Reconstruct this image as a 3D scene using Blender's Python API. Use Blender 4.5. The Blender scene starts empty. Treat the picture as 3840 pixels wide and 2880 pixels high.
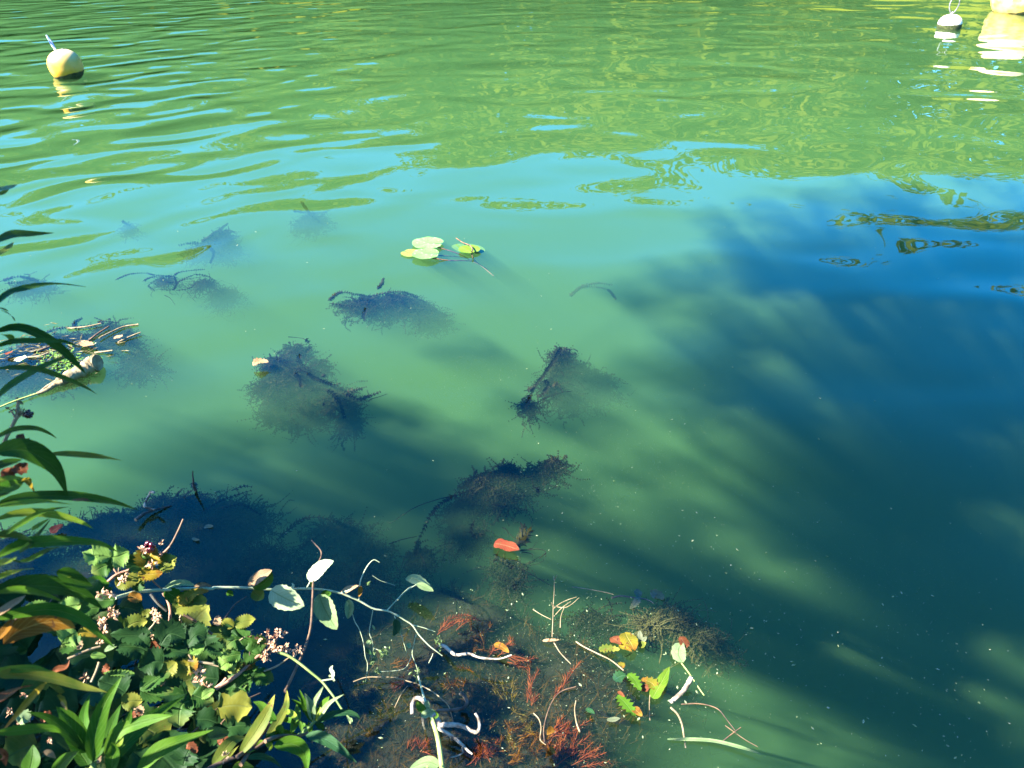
import bpy, math, random
import numpy as np
from mathutils import Vector, Matrix, noise as mnoise

random.seed(7)
R = random.Random(11)
NPR = np.random.RandomState(5)
scene = bpy.context.scene
col = scene.collection
rad = math.radians

# ---------------------------------------------------------------- camera
CAM = Vector((0.0, 0.0, 1.6))
PITCH, HFOV = 32.0, 67.0
cam_data = bpy.data.cameras.new("camera")
cam = bpy.data.objects.new("camera", cam_data)
col.objects.link(cam)
cam.location = CAM
cam.rotation_euler = (rad(90 - PITCH), 0, 0)
cam_data.sensor_width = 36
cam_data.lens = 18 / math.tan(rad(HFOV / 2))
cam_data.clip_start, cam_data.clip_end = 0.05, 500
cam_data.dof.use_dof = True
cam_data.dof.focus_distance = 2.6
cam_data.dof.aperture_fstop = 11.0
scene.camera = cam

# ---------------------------------------------------------------- sky, sun, exposure
SUN = Vector((-0.70, -0.28, 0.66)).normalized()        # towards the sun
elev = math.asin(SUN.z)
world = bpy.data.worlds.new("World")
scene.world = world
world.use_nodes = True
wn = world.node_tree
sky = wn.nodes.new("ShaderNodeTexSky")
sky.sky_type = 'NISHITA'
sky.sun_disc = False
sky.sun_elevation = elev
sky.sun_rotation = math.atan2(SUN.x, SUN.y)
sky.air_density, sky.dust_density, sky.ozone_density = 1.0, 0.8, 6.0
wn.nodes["Background"].inputs["Strength"].default_value = 0.11
hs = wn.nodes.new("ShaderNodeHueSaturation"); hs.inputs["Saturation"].default_value = 1.38
wn.links.new(sky.outputs[0], hs.inputs["Color"])
wn.links.new(hs.outputs[0], wn.nodes["Background"].inputs["Color"])
ld = bpy.data.lights.new("sun", 'SUN')
ld.energy, ld.angle, ld.color = 5.0, rad(0.5), (1.0, 0.95, 0.85)
sun = bpy.data.objects.new("sun", ld)
sun.rotation_euler = SUN.to_track_quat('Z', 'Y').to_euler()
col.objects.link(sun)
vs = scene.view_settings
vs.view_transform, vs.look, vs.exposure, vs.gamma = 'Standard', 'None', 2.98, 1.0
vs.use_curve_mapping = False
cy = scene.cycles
cy.use_denoising = True
cy.max_bounces, cy.diffuse_bounces, cy.glossy_bounces = 8, 2, 3
cy.transmission_bounces, cy.volume_bounces, cy.transparent_max_bounces = 4, 2, 12
cy.caustics_reflective = cy.caustics_refractive = False
cy.sample_clamp_indirect = 4.0

# ---------------------------------------------------------------- placing helpers (photo pixel -> point in the place)
F = 1920 / math.tan(rad(HFOV / 2))
CR = Vector((1, 0, 0)); CF = Vector((0, math.cos(rad(PITCH)), -math.sin(rad(PITCH))))
CU = CR.cross(CF)
def ray(x, y):
    return (CR * (x - 1920) + CU * (1440 - y) + CF * F).normalized()
def on(x, y, z=0.0):                       # where the line of sight meets the level z
    d = ray(x, y)
    return CAM + d * ((z - CAM.z) / d.z)
def at(x, y, d):                           # at the distance d along the line of sight
    return CAM + ray(x, y) * d
CROPS = {'o': (0, 0, 3840/2212), '1': (0, 700, 700/1936), '2': (0, 1200, 800/1896), '3': (0, 1800, 800/2212),
         '4': (0, 2280, 800/2212), '5': (700, 2000, 800/2212), '6': (700, 2400, 700/2212), '7': (1300, 2200, 800/1952),
         '8': (2000, 2100, 900/1914), 'b': (100, 120, 300/1778), 'r': (3440, 0, 400/1896), 'l': (1400, 850, 500/2212),
         'w': (900, 1200, 800/2212), 'v': (1800, 1200, 800/2212), 'u': (400, 800, 800/2212), 't': (1400, 1650, 800/2212)}
def px(k, p):
    x0, y0, s = CROPS[k]
    return x0 + p[0] * s, y0 + p[1] * s

# ---------------------------------------------------------------- node helpers
def new_mat(name):
    m = bpy.data.materials.new(name); m.use_nodes = True
    nt = m.node_tree; nt.nodes.clear()
    return m, nt
def nd(nt, typ, **kw):
    n = nt.nodes.new(typ)
    for k, v in kw.items():
        if k in n.inputs.keys(): n.inputs[k].default_value = v
        else: setattr(n, k, v)
    return n
def lk(nt, a, b): nt.links.new(a, b)
def mth(nt, op, a, b=None, c=None):
    n = nt.nodes.new("ShaderNodeMath"); n.operation = op
    for i, v in enumerate((a, b, c)):
        if v is None: continue
        if isinstance(v, (int, float)): n.inputs[i].default_value = v
        else: nt.links.new(v, n.inputs[i])
    return n.outputs[0]
def mapr(nt, v, a, b, c, d, smooth=True):
    n = nt.nodes.new("ShaderNodeMapRange")
    n.interpolation_type = 'SMOOTHSTEP' if smooth else 'LINEAR'
    nt.links.new(v, n.inputs[0])
    for i, q in enumerate((a, b, c, d)): n.inputs[i + 1].default_value = q
    return n.outputs[0]
def mixc(nt, f, a, b):
    n = nt.nodes.new("ShaderNodeMix"); n.data_type = 'RGBA'
    if isinstance(f, (int, float)): n.inputs[0].default_value = f
    else: nt.links.new(f, n.inputs[0])
    for i, v in ((6, a), (7, b)):
        if isinstance(v, tuple): n.inputs[i].default_value = (*v, 1) if len(v) == 3 else v
        else: nt.links.new(v, n.inputs[i])
    return n.outputs[2]

# ---------------------------------------------------------------- object helpers
def link(name, me, mat=None, parent=None, kind=None):
    o = bpy.data.objects.new(name, me); col.objects.link(o)
    if mat is not None and not me.materials: me.materials.append(mat)
    if parent is not None: o.parent = parent
    if kind: o['kind'] = kind
    return o
def tag(o, label, cat, group=None):
    o['label'] = label; o['category'] = cat
    if group: o['group'] = group
    return o
def thing(name, loc, label, cat, group=None):
    o = bpy.data.objects.new(name, None); col.objects.link(o)
    o.location = loc; o.empty_display_size = 0.05
    return tag(o, label, cat, group)
class MB:
    """collects faces (with uv) in world space; build() links ONE mesh object"""
    def __init__(s): s.v, s.f, s.uv, s.sm = [], [], [], True
    def face(s, pts, uvs=None):
        i = len(s.v); s.v.extend(pts); s.f.append(tuple(range(i, i + len(pts))))
        s.uv.extend(uvs or [(0, 0)] * len(pts))
    def grid(s, rows, uvs, close=False):
        i0 = len(s.v); n = len(rows[0])
        for r in rows: s.v.extend(r)
        for a in range(len(rows) - 1):
            for b in range(n if close else n - 1):
                c = (b + 1) % n
                s.f.append((i0 + a*n + b, i0 + a*n + c, i0 + (a+1)*n + c, i0 + (a+1)*n + b))
                u2 = uvs[a][b+1] if b + 1 < n else (uvs[a][b][0], 1)
                u3 = uvs[a+1][b+1] if b + 1 < n else (uvs[a+1][b][0], 1)
                s.uv.extend((uvs[a][b], u2, u3, uvs[a+1][b]))
    def mesh(s, name, origin=(0, 0, 0)):
        me = bpy.data.meshes.new(name); o = Vector(origin)
        me.from_pydata([(p[0]-o[0], p[1]-o[1], p[2]-o[2]) for p in s.v], [], s.f)
        if s.uv:
            ul = me.uv_layers.new(name="UVMap")
            ul.data.foreach_set("uv", np.array(s.uv, dtype=np.float32).ravel())
        if s.sm: me.polygons.foreach_set("use_smooth", [True] * len(me.polygons))
        me.update(); return me
    def build(s, name, mat, parent=None, kind=None, origin=None):
        if origin is None: origin = parent_loc(parent)
        o = link(name, s.mesh(name, origin), mat, parent, kind)
        if parent is None: o.location = origin
        return o
def parent_loc(p):
    v = Vector((0, 0, 0))
    while p is not None: v += p.location; p = p.parent
    return v
def catmull(pts, n):
    pts = [Vector(p) for p in pts]
    if len(pts) == 2: return [pts[0].lerp(pts[1], i / n) for i in range(n + 1)]
    ext = [2*pts[0]-pts[1]] + pts + [2*pts[-1]-pts[-2]]
    out = []; m = len(pts) - 1
    for i in range(n + 1):
        t = i / n * m; k = min(int(t), m - 1); t -= k
        a, b, c, d = ext[k:k+4]
        out.append(0.5*((2*b) + (c-a)*t + (2*a-5*b+4*c-d)*t*t + (3*b-a-3*c+d)*t**3))
    return out
def tube(mb, pts, r0, r1=None, sides=6, n=None, bump=0.0, cap=True):
    if r1 is None: r1 = r0
    pts = catmull(pts, n or max(4, 4*(len(pts)-1)))
    rows, uvs = [], []; prev = None; L = 0
    for i, p in enumerate(pts):
        t = (pts[min(i+1, len(pts)-1)] - pts[max(i-1, 0)]).normalized()
        if prev is None:
            prev = t.orthogonal().normalized()
        prev = (prev - t*prev.dot(t)).normalized(); b = t.cross(prev)
        if i: L += (p - pts[i-1]).length
        k = i/(len(pts)-1); r = (r0 + (r1-r0)*k) * (1 + bump*R.uniform(-1, 1))
        rows.append([p + (prev*math.cos(a) + b*math.sin(a))*r for a in [2*math.pi*j/sides for j in range(sides)]])
        uvs.append([(L*10, j/sides) for j in range(sides)])
    mb.grid(rows, uvs, close=True)
    if cap:
        mb.face(list(reversed(rows[0]))); mb.face(rows[-1])
def prof_lance(t): return (math.sin(math.pi * min(1, t**0.75)))**0.8 * (1 - 0.25*t)
def prof_ovate(t): return 2.35 * max(0, t)**0.55 * max(0, 1 - t)**0.75
def prof_strap(t): return min(1, 6*t+.3) * min(1, (1-t)*3)**0.7
def leaf(mb, pts, width, up=(0, 0, 1), fold=0.25, n=12, prof=prof_lance, serr=0.0, wave=0.0, twist=0.0, cols=2):
    """a blade along the spine pts; v of the uv runs across, u along it"""
    sp = catmull(pts, n); up = Vector(up).normalized()
    ph = R.uniform(0, 6.28); rows, uvs = [], []
    for i, p in enumerate(sp):
        t = (sp[min(i+1, n)] - sp[max(i-1, 0)]).normalized(); k = i/n
        side = t.cross(up)
        if side.length < 1e-4: side = t.orthogonal()
        side.normalize(); nrm = side.cross(t)
        if twist:
            a = twist*k; side, nrm = side*math.cos(a)+nrm*math.sin(a), nrm*math.cos(a)-side*math.sin(a)
        w = 0.5*width*max(prof(k), 0.015); row, ur = [], []
        for j in range(-cols, cols+1):
            s = j/cols; ww = w
            if serr and abs(j) == cols: ww *= 1 + serr*(1 if i % 2 else -1)
            z = abs(s)*fold*w + wave*width*math.sin(ph + k*9 + s*2)*abs(s)
            row.append(p + side*(s*ww) + nrm*z); ur.append((k, 0.5+0.5*s))
        rows.append(row); uvs.append(ur)
    mb.grid(rows, uvs)
def rnd_dir(up=0.0):
    v = Vector((R.gauss(0, 1), R.gauss(0, 1), R.gauss(0, 1) + up)); return v.normalized()

# ---------------------------------------------------------------- materials of the setting
def water_material():
    m, nt = new_mat("lake_water")
    out = nd(nt, "ShaderNodeOutputMaterial")
    geo = nd(nt, "ShaderNodeNewGeometry")
    sep = nd(nt, "ShaderNodeSeparateXYZ"); lk(nt, geo.outputs["Position"], sep.inputs[0])
    # ripples: heights in metres, calm by the bank and livelier out on the lake
    def noise(scale, sx, sy, rot, detail, rough=0.5, dist=0.0):
        mp = nd(nt, "ShaderNodeMapping", vector_type='TEXTURE'); mp.inputs["Rotation"].default_value = (0, 0, rad(rot))
        mp.inputs["Scale"].default_value = (sx, sy, 1); lk(nt, geo.outputs["Position"], mp.inputs[0])
        t = nd(nt, "ShaderNodeTexNoise"); t.inputs["Scale"].default_value = scale
        t.inputs["Detail"].default_value = detail; t.inputs["Roughness"].default_value = rough
        t.inputs["Distortion"].default_value = dist
        lk(nt, mp.outputs[0], t.inputs[0]); return t.outputs[0]
    far = mapr(nt, sep.outputs[1], 4.2, 9.0, 0.0, 1.0)
    left = mapr(nt, mth(nt, 'SUBTRACT', mth(nt, 'MULTIPLY', sep.outputs[0], -1.0), mth(nt, 'MULTIPLY', sep.outputs[1], 0.12)), -1.2, 3.2, 0.0, 1.0)
    big = mth(nt, 'MULTIPLY', noise(0.9, 1.2, 0.9, 15, 0.0, 0.4), W_BIG)
    mid = mth(nt, 'MULTIPLY', noise(1.4, 1.15, 0.9, 10, 0.0, 0.35, 0.7), mth(nt, 'MULTIPLY_ADD', far, W_MID, W_MID0))
    lft = mth(nt, 'MULTIPLY', noise(1.75, 1.3, 0.85, 34, 0.3, 0.4, 0.8), mth(nt, 'MULTIPLY', mth(nt, 'MULTIPLY', left, mapr(nt, sep.outputs[1], 2.6, 5.5, 0.15, 1.0)), W_LEFT))
    fin = mth(nt, 'MULTIPLY', noise(8.0, 1.2, 0.9, 20, 0.5, 0.5, 0.5), mth(nt, 'MULTIPLY_ADD', far, W_FINE, W_FINE0))
    h = mth(nt, 'ADD', mth(nt, 'ADD', big, mid), mth(nt, 'ADD', lft, fin))
    bp = nd(nt, "ShaderNodeBump"); bp.inputs["Strength"].default_value = 1.0; bp.inputs["Distance"].default_value = 1.0
    lk(nt, h, bp.inputs["Height"])
    dt = nd(nt, "ShaderNodeVectorMath", operation='DOT_PRODUCT')
    lk(nt, bp.outputs[0], dt.inputs[0]); lk(nt, geo.outputs["Incoming"], dt.inputs[1])
    k5 = mth(nt, 'POWER', mth(nt, 'SUBTRACT', 1.0, mth(nt, 'MINIMUM', mth(nt, 'ABSOLUTE', dt.outputs["Value"]), 1.0)), 5.0)
    fres = mth(nt, 'MULTIPLY_ADD', k5, 0.975, 0.025)       # Schlick, the same from both sides
    gl = nd(nt, "ShaderNodeBsdfGlossy"); gl.inputs["Roughness"].default_value = 0.0; lk(nt, bp.outputs[0], gl.inputs["Normal"])
    tr = nd(nt, "ShaderNodeBsdfTransparent")
    mx = nd(nt, "ShaderNodeMixShader")
    lk(nt, fres, mx.inputs[0]); lk(nt, tr.outputs[0], mx.inputs[1]); lk(nt, gl.outputs[0], mx.inputs[2])
    lk(nt, mx.outputs[0], out.inputs["Surface"])
    # turbid, algae-green water body
    sc = nd(nt, "ShaderNodeVolumeScatter"); sc.inputs["Color"].default_value = (*V_SCAT, 1)
    sc.inputs["Density"].default_value = V_DENS; sc.inputs["Anisotropy"].default_value = 0.0
    ab = nd(nt, "ShaderNodeVolumeAbsorption"); ab.inputs["Color"].default_value = (*V_ABS, 1)
    ab.inputs["Density"].default_value = V_ABSD
    ad = nd(nt, "ShaderNodeAddShader"); lk(nt, sc.outputs[0], ad.inputs[0]); lk(nt, ab.outputs[0], ad.inputs[1])
    lk(nt, ad.outputs[0], out.inputs["Volume"])
    return m
W_BIG, W_MID, W_MID0, W_LEFT, W_FINE, W_FINE0 = 0.026, 0.0065, 0.017, 0.062, 0.00015, 0.00003
V_SCAT, V_DENS, V_ABS, V_ABSD = (0.41, 0.95, 0.33), 0.47, (0.0, 0.20, 0.02), 1.95

def simple_mat(name, c1, c2, scale=6.0, rough=0.8, detail=4.0, bump=0.0, coords='Object', spec=0.3):
    m, nt = new_mat(name)
    out = nd(nt, "ShaderNodeOutputMaterial"); b = nd(nt, "ShaderNodeBsdfPrincipled")
    tc = nd(nt, "ShaderNodeTexCoord"); t = nd(nt, "ShaderNodeTexNoise")
    t.inputs["Scale"].default_value = scale; t.inputs["Detail"].default_value = detail
    lk(nt, tc.outputs[coords], t.inputs[0])
    lk(nt, mixc(nt, mapr(nt, t.outputs[0], 0.35, 0.65, 0, 1), c1, c2), b.inputs["Base Color"])
    b.inputs["Roughness"].default_value = rough; b.inputs["Specular IOR Level"].default_value = spec
    if bump:
        bp = nd(nt, "ShaderNodeBump"); bp.inputs["Distance"].default_value = bump
        lk(nt, t.outputs[0], bp.inputs["Height"]); lk(nt, bp.outputs[0], b.inputs["Normal"])
    lk(nt, b.outputs[0], out.inputs["Surface"]); return m
def foliage_mat(name, cols, scale=1.0, trans=0.35, coords='Object'):
    m, nt = new_mat(name)
    out = nd(nt, "ShaderNodeOutputMaterial"); tc = nd(nt, "ShaderNodeTexCoord")
    t = nd(nt, "ShaderNodeTexNoise"); t.inputs["Scale"].default_value = scale; t.inputs["Detail"].default_value = 3
    lk(nt, tc.outputs[coords], t.inputs[0])
    rp = nd(nt, "ShaderNodeValToRGB"); e = rp.color_ramp.elements
    while len(e) < len(cols): e.new(0.5)
    for i, c in enumerate(cols):
        e[i].position = 0.3 + 0.4*i/(len(cols)-1); e[i].color = (*c, 1)
    lk(nt, t.outputs[0], rp.inputs[0])
    d = nd(nt, "ShaderNodeBsdfDiffuse"); l = nd(nt, "ShaderNodeBsdfTranslucent"); mx = nd(nt, "ShaderNodeMixShader")
    lk(nt, rp.outputs[0], d.inputs[0]); lk(nt, rp.outputs[0], l.inputs[0]); mx.inputs[0].default_value = trans
    lk(nt, d.outputs[0], mx.inputs[1]); lk(nt, l.outputs[0], mx.inputs[2]); lk(nt, mx.outputs[0], out.inputs["Surface"])
    return m

# ---------------------------------------------------------------- water, lake bed, bank, far shore
WX0, WX1, WY0, WY1 = -70.0, 70.0, 0.15, 62.0
mb = MB(); mb.sm = False
zb = -3.0
c = [Vector((x, y, z)) for z in (zb, 0) for y in (WY0, WY1) for x in (WX0, WX1)]
for q in ((4, 5, 7, 6), (0, 2, 3, 1), (0, 1, 5, 4), (2, 6, 7, 3), (0, 4, 6, 2), (1, 3, 7, 5)):
    mb.face([c[i] for i in q])
mb.build("water", water_material(), kind='structure')

SHELF = [on(*px('o', p)).to_2d() for p in ((-300, 1150), (130, 1140), (330, 1085), (520, 1090), (560, 1190), (700, 1230), (860, 1240), (930, 1180), (1060, 1190),
         (1230, 1290), (1330, 1330), (1540, 1400), (1480, 1520), (1420, 1680), (1400, 1900), (-400, 1900))]
def shelf_dist(x, y):                     # distance to the edge of the weedy shelf, positive inside
    p = Vector((x, y)); best = 9; ins = False; n = len(SHELF)
    for i in range(n):
        a, b = SHELF[i], SHELF[(i+1) % n]; ab = b - a
        t = max(0, min(1, (p-a).dot(ab)/ab.length_squared)); best = min(best, (p-a-ab*t).length)
        if (a.y > y) != (b.y > y) and x < (b.x-a.x)*(y-a.y)/(b.y-a.y)+a.x: ins = not ins
    return best if ins else -best
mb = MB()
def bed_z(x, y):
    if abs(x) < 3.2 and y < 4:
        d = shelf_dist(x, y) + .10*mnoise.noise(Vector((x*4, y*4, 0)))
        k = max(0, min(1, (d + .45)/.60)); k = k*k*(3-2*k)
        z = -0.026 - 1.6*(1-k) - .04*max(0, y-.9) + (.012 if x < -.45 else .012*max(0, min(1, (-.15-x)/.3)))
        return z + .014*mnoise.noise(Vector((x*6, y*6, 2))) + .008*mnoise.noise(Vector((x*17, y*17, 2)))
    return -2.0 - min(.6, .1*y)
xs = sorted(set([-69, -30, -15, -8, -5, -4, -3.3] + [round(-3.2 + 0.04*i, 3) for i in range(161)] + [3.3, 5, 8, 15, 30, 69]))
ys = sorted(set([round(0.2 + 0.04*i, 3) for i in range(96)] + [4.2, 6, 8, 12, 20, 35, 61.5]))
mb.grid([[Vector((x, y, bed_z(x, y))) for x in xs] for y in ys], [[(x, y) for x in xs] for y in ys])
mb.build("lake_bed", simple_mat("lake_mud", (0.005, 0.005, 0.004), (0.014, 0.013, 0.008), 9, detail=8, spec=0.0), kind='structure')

def far_z(x, y):
    d = math.hypot(x, y) - 44
    return -0.4 + 12.0*(1-math.exp(-max(0, d)/15)) + 0.8*mnoise.noise(Vector((x*.06, y*.06, 3)))
mb = MB()
rows = [[Vector((r*math.sin(a), r*math.cos(a), far_z(r*math.sin(a), r*math.cos(a)) if r > 43.5 else -1.0)) for a in [rad(-80 + 4*i) for i in range(41)]] for r in (43, 45, 48, 52, 58, 66, 80)]
mb.grid(rows, [[(0, 0)]*41]*7)
mb.build("far_hillside", simple_mat("hill_grass", (0.075, 0.09, 0.008), (0.10, 0.105, 0.012), 0.4, spec=0), kind='structure')

def leaf_quads(mb, c, s, d=None):
    n = d or rnd_dir(); a = n.orthogonal().normalized(); b = n.cross(a); th = R.uniform(0, 6.28)
    a, b = a*math.cos(th)+b*math.sin(th), b*math.cos(th)-a*math.sin(th)
    mb.face([c - a*s, c - b*s*.45, c + a*s, c + b*s*.45])
mb = MB(); mb.sm = False
for i in range(330):
    a = rad(R.uniform(-75, 75)); r = 45.5 + abs(R.gauss(0, 8)); h = R.uniform(7.5, 9.5)
    bx, by = r*math.sin(a), r*math.cos(a); bz = far_z(bx, by); w = h*R.uniform(.26, .40)
    for k in range(270):
        n = rnd_dir(0.1); lump = 1 + 0.2*mnoise.noise(n*2.3 + Vector((i, 0, 0)))
        leaf_quads(mb, Vector((bx, by, bz + h*.5)) + Vector((n.x*w, n.y*w, n.z*h*.55))*lump*R.uniform(.85, 1.03), R.uniform(.3, .55), (n+rnd_dir()*.35).normalized())
mb.build("far_wood", foliage_mat("far_foliage", [(.068, .080, .006), (.088, .096, .008), (.112, .104, .012)], 0.10, .3), kind='stuff')

mb = MB()
def bank_z(x, y):
    return 0.10 + 0.35*min(1, max(0, (0.35 - y))) + 0.05*mnoise.noise(Vector((x*1.5, y*1.5, 5)))
def shore(x): return 0.62 - 0.42*x*(1 if x < 0.2 else 0.4) if x > -2.2 else 1.54 + 0.12*(-2.2-x)
rows = []
bxs = [-70, -40, -20, -10] + [-6 + .2*i for i in range(46)] + [5, 8, 15, 30, 70]
for k in range(12):
    t = k/11
    rows.append([Vector((x, shore(x)*1.0 + .25 - t*(2.2 if t < .8 else 2.2+40*(t-.8)), (-0.30 + t*1.2 if t < .4 else .18 + (t-.4)*.45) + .05*mnoise.noise(Vector((x*2, t*5, 1))))) for x in bxs])
mb.grid(rows, [[(0, 0)]*len(bxs)]*12)
mb.build("bank_ground", simple_mat("bank_soil", (0.008, 0.006, 0.004), (0.025, 0.018, 0.010), 14, bump=.02, spec=0.05), kind='structure')

# ---------------------------------------------------------------- trees on the near bank that shade the water
bark = simple_mat("tree_bark", (.06, .045, .03), (.14, .11, .08), 9, bump=.03)
near_fol = foliage_mat("bank_tree_foliage", [(.03, .06, .012), (.05, .09, .02), (.08, .11, .02)], .8, .4)
def bank_tree(x, y, h, lobes, label, nleaf=420, ls=.085):
    t = thing("bank_tree", (x, y, .3), label, "tree", "trees on the near bank")
    mb = MB(); top = Vector((x+.3, y, h*.75))
    tube(mb, [Vector((x, y, .1)), Vector((x+.1, y+.1, h*.35)), top], .13, .04, 8, bump=.06)
    mb.build("trunk", bark, t)
    cm = MB(); cm.sm = False
    for (lx, ly, lz, r) in lobes:
        lm = MB(); c = Vector((lx, ly, lz)); q0 = Vector((x+.1, y+.1, h*.3)); q1 = Vector((x, y, h*.4)).lerp(c, .5)+Vector((0, 0, .2))
        if r > .2 and not any(((w - p) - SUN*((w - p).dot(SUN))).length < g + .02 for p, g in GAPS for w in catmull([q0, q1, c], 40)):
            tube(lm, [q0, q1, c], .022, .008, 6); lm.build("limb", bark, t)
        for k in range(int(nleaf*r*r/14)):
            q = rnd_dir()*r*R.random()**.4; q.z *= .7; cr = R.uniform(.09, .2)*min(1, .4+r)
            for i in range(14):
                w = c + q + rnd_dir()*cr*R.random()**.5
                if any(((w - p) - SUN*((w - p).dot(SUN))).length < g for p, g in GAPS): continue   # gaps the sun shines through
                leaf_quads(cm, w, ls*R.uniform(.7, 1.3))
    cm.build("crown", near_fol, t)
    return t
def caster(px_, py_, z):             # a point at height z whose shadow falls on the water at px_, py_
    return Vector((px_, py_, 0)) + SUN * (z / SUN.z)
def shade(z, *spots):                # crown lobes (x, y, z, r) whose shadows fall on those places of the water
    out = []
    for ox, oy, r in spots:
        w = on(*px('o', (ox, oy))); c = caster(w.x, w.y, z + R.uniform(-.6, .6)); out.append((c.x, c.y, c.z, r))
    return out
def shade_at(t, *spots):             # the same for points in the air: spots (photo x, photo y, distance, r)
    return [(*(at(x, y, d) + SUN*(t + R.uniform(-.3, .3))), r) for x, y, d, r in spots]
GAPS = [(at(*px(k, p), d), r) for k, p, d, r in (('5', (1050, 680), 1.8, .10), ('5', (1400, 400), 1.83, .1), ('5', (1460, 760), 1.84, .07), ('5', (400, 560), 1.79, .06), ('3', (1600, 1140), 1.74, .06),
    ('3', (1020, 790), 1.7, .07), ('3', (1250, 780), 1.7, .06), ('3', (1560, 880), 1.7, .1), ('5', (900, 1150), 1.66, .11), ('5', (450, 1350), 1.66, .06), ('5', (560, 1560), 1.66, .05), ('5', (520, 1150), 1.66, .05), ('4', (1130, 980), 1.22, .045), ('4', (780, 1250), 1.22, .05), ('4', (1450, 1200), 1.22, .05), ('4', (1750, 1500), 1.22, .05),
    ('3', (500, 1510), .95, .05), ('4', (150, 1150), .95, .04), ('4', (700, 330), 1.55, .06), ('1', (700, 1015), 1, .05), ('3', (600, 370), .92, .06), ('3', (600, 670), .92, .05), ('2', (100, 1440), .95, .06), ('3', (100, 830), .92, .06), ('3', (200, 1180), .95, .05), ('6', (1050, 800), 1.43, .05), ('6', (1600, 750), 1.5, .06))]
GAPS += [(on(*px(k, p)), r) for k, p, r in (('7', (1200, 600), .22), ('7', (950, 1250), .22), ('7', (1050, 1400), .15), ('8', (250, 1500), .3), ('8', (200, 950), .2), ('8', (1020, 980), .09), ('8', (750, 650), .09), ('t', (1380, 1100), .1), ('2', (650, 450), .3), ('7', (840, 1500), .1))]
GAPS = [(p, r*1.05) for p, r in GAPS]
bank_tree(-8.6, -5.2, 7.5, shade(5.6, (2080, 720, 1.0), (1800, 800, .6), (2150, 1000, .8), (2000, 520, 1.1), (2400, 560, 1.6), (1850, 1060, .45), (1560, 730, .35), (1450, 600, .3), (1650, 560, .4), (2150, 850, .7), (2000, 1150, .4)), "tall alder on the bank behind the photographer", 1900, .06)
bank_tree(-7.6, -5.6, 6.5, shade(4.6, (2080, 1250, .6), (1930, 1400, .45), (1640, 950, .3), (2150, 1560, .6), (1760, 1560, .35), (1500, 870, .25), (1700, 1230, .25), (1250, 1130, .25), (900, 1080, .3)), "willow leaning over the bank behind the photographer", 1450, .05)
bank_tree(-4.6, -3.9, 4.6, shade(3.6, (800, 930, .3), (430, 960, .35), (600, 1100, .3), (300, 1150, .35), (560, 1330, .3), (350, 1330, .35), (100, 1500, .4), (450, 1520, .35), (950, 1250, .25), (980, 760, .12), (1080, 860, .11), (1230, 900, .12), (1330, 1010, .12), (1130, 1010, .1), (1420, 1120, .12), (1290, 800, .1), (1550, 1230, .13), (1480, 960, .1), (1120, 1150, .22), (1300, 1230, .2), (900, 1010, .18), (1450, 1300, .2), (760, 860, .12), (300, 950, .12), (1650, 1380, .13), (1400, 780, .1)) + shade_at(2.6, (100, 900, .97, .2), (100, 1250, .95, .24), (100, 1600, .92, .26), (60, 2000, .93, .26), (250, 2350, 1.1, .3), (700, 2550, 1.6, .32), (350, 2750, 1.25, .3), (900, 2300, 1.7, .22), (1050, 2800, 1.45, .25)), "low hazel on the bank behind the photographer", 3300, .05)
# unseen leaf screen, added behind and overhead to keep sky off the near water
mb = MB(); mb.sm = False
for i in range(9000):
    az = rad(R.uniform(78, 226)); r = R.uniform(6.5, 9.5); z = R.uniform(.2, 13)
    leaf_quads(mb, Vector((r*math.sin(az), r*math.cos(az) - 1.0, z)), R.uniform(.14, .26))
for i in range(6000):
    leaf_quads(mb, Vector((R.uniform(-2.0, 8.0), R.uniform(-7.5, 1.0), 8.5 + R.gauss(0, .6))), R.uniform(.14, .26))
mb.build("sky_screen_leaves", near_fol, kind='stuff')

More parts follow.
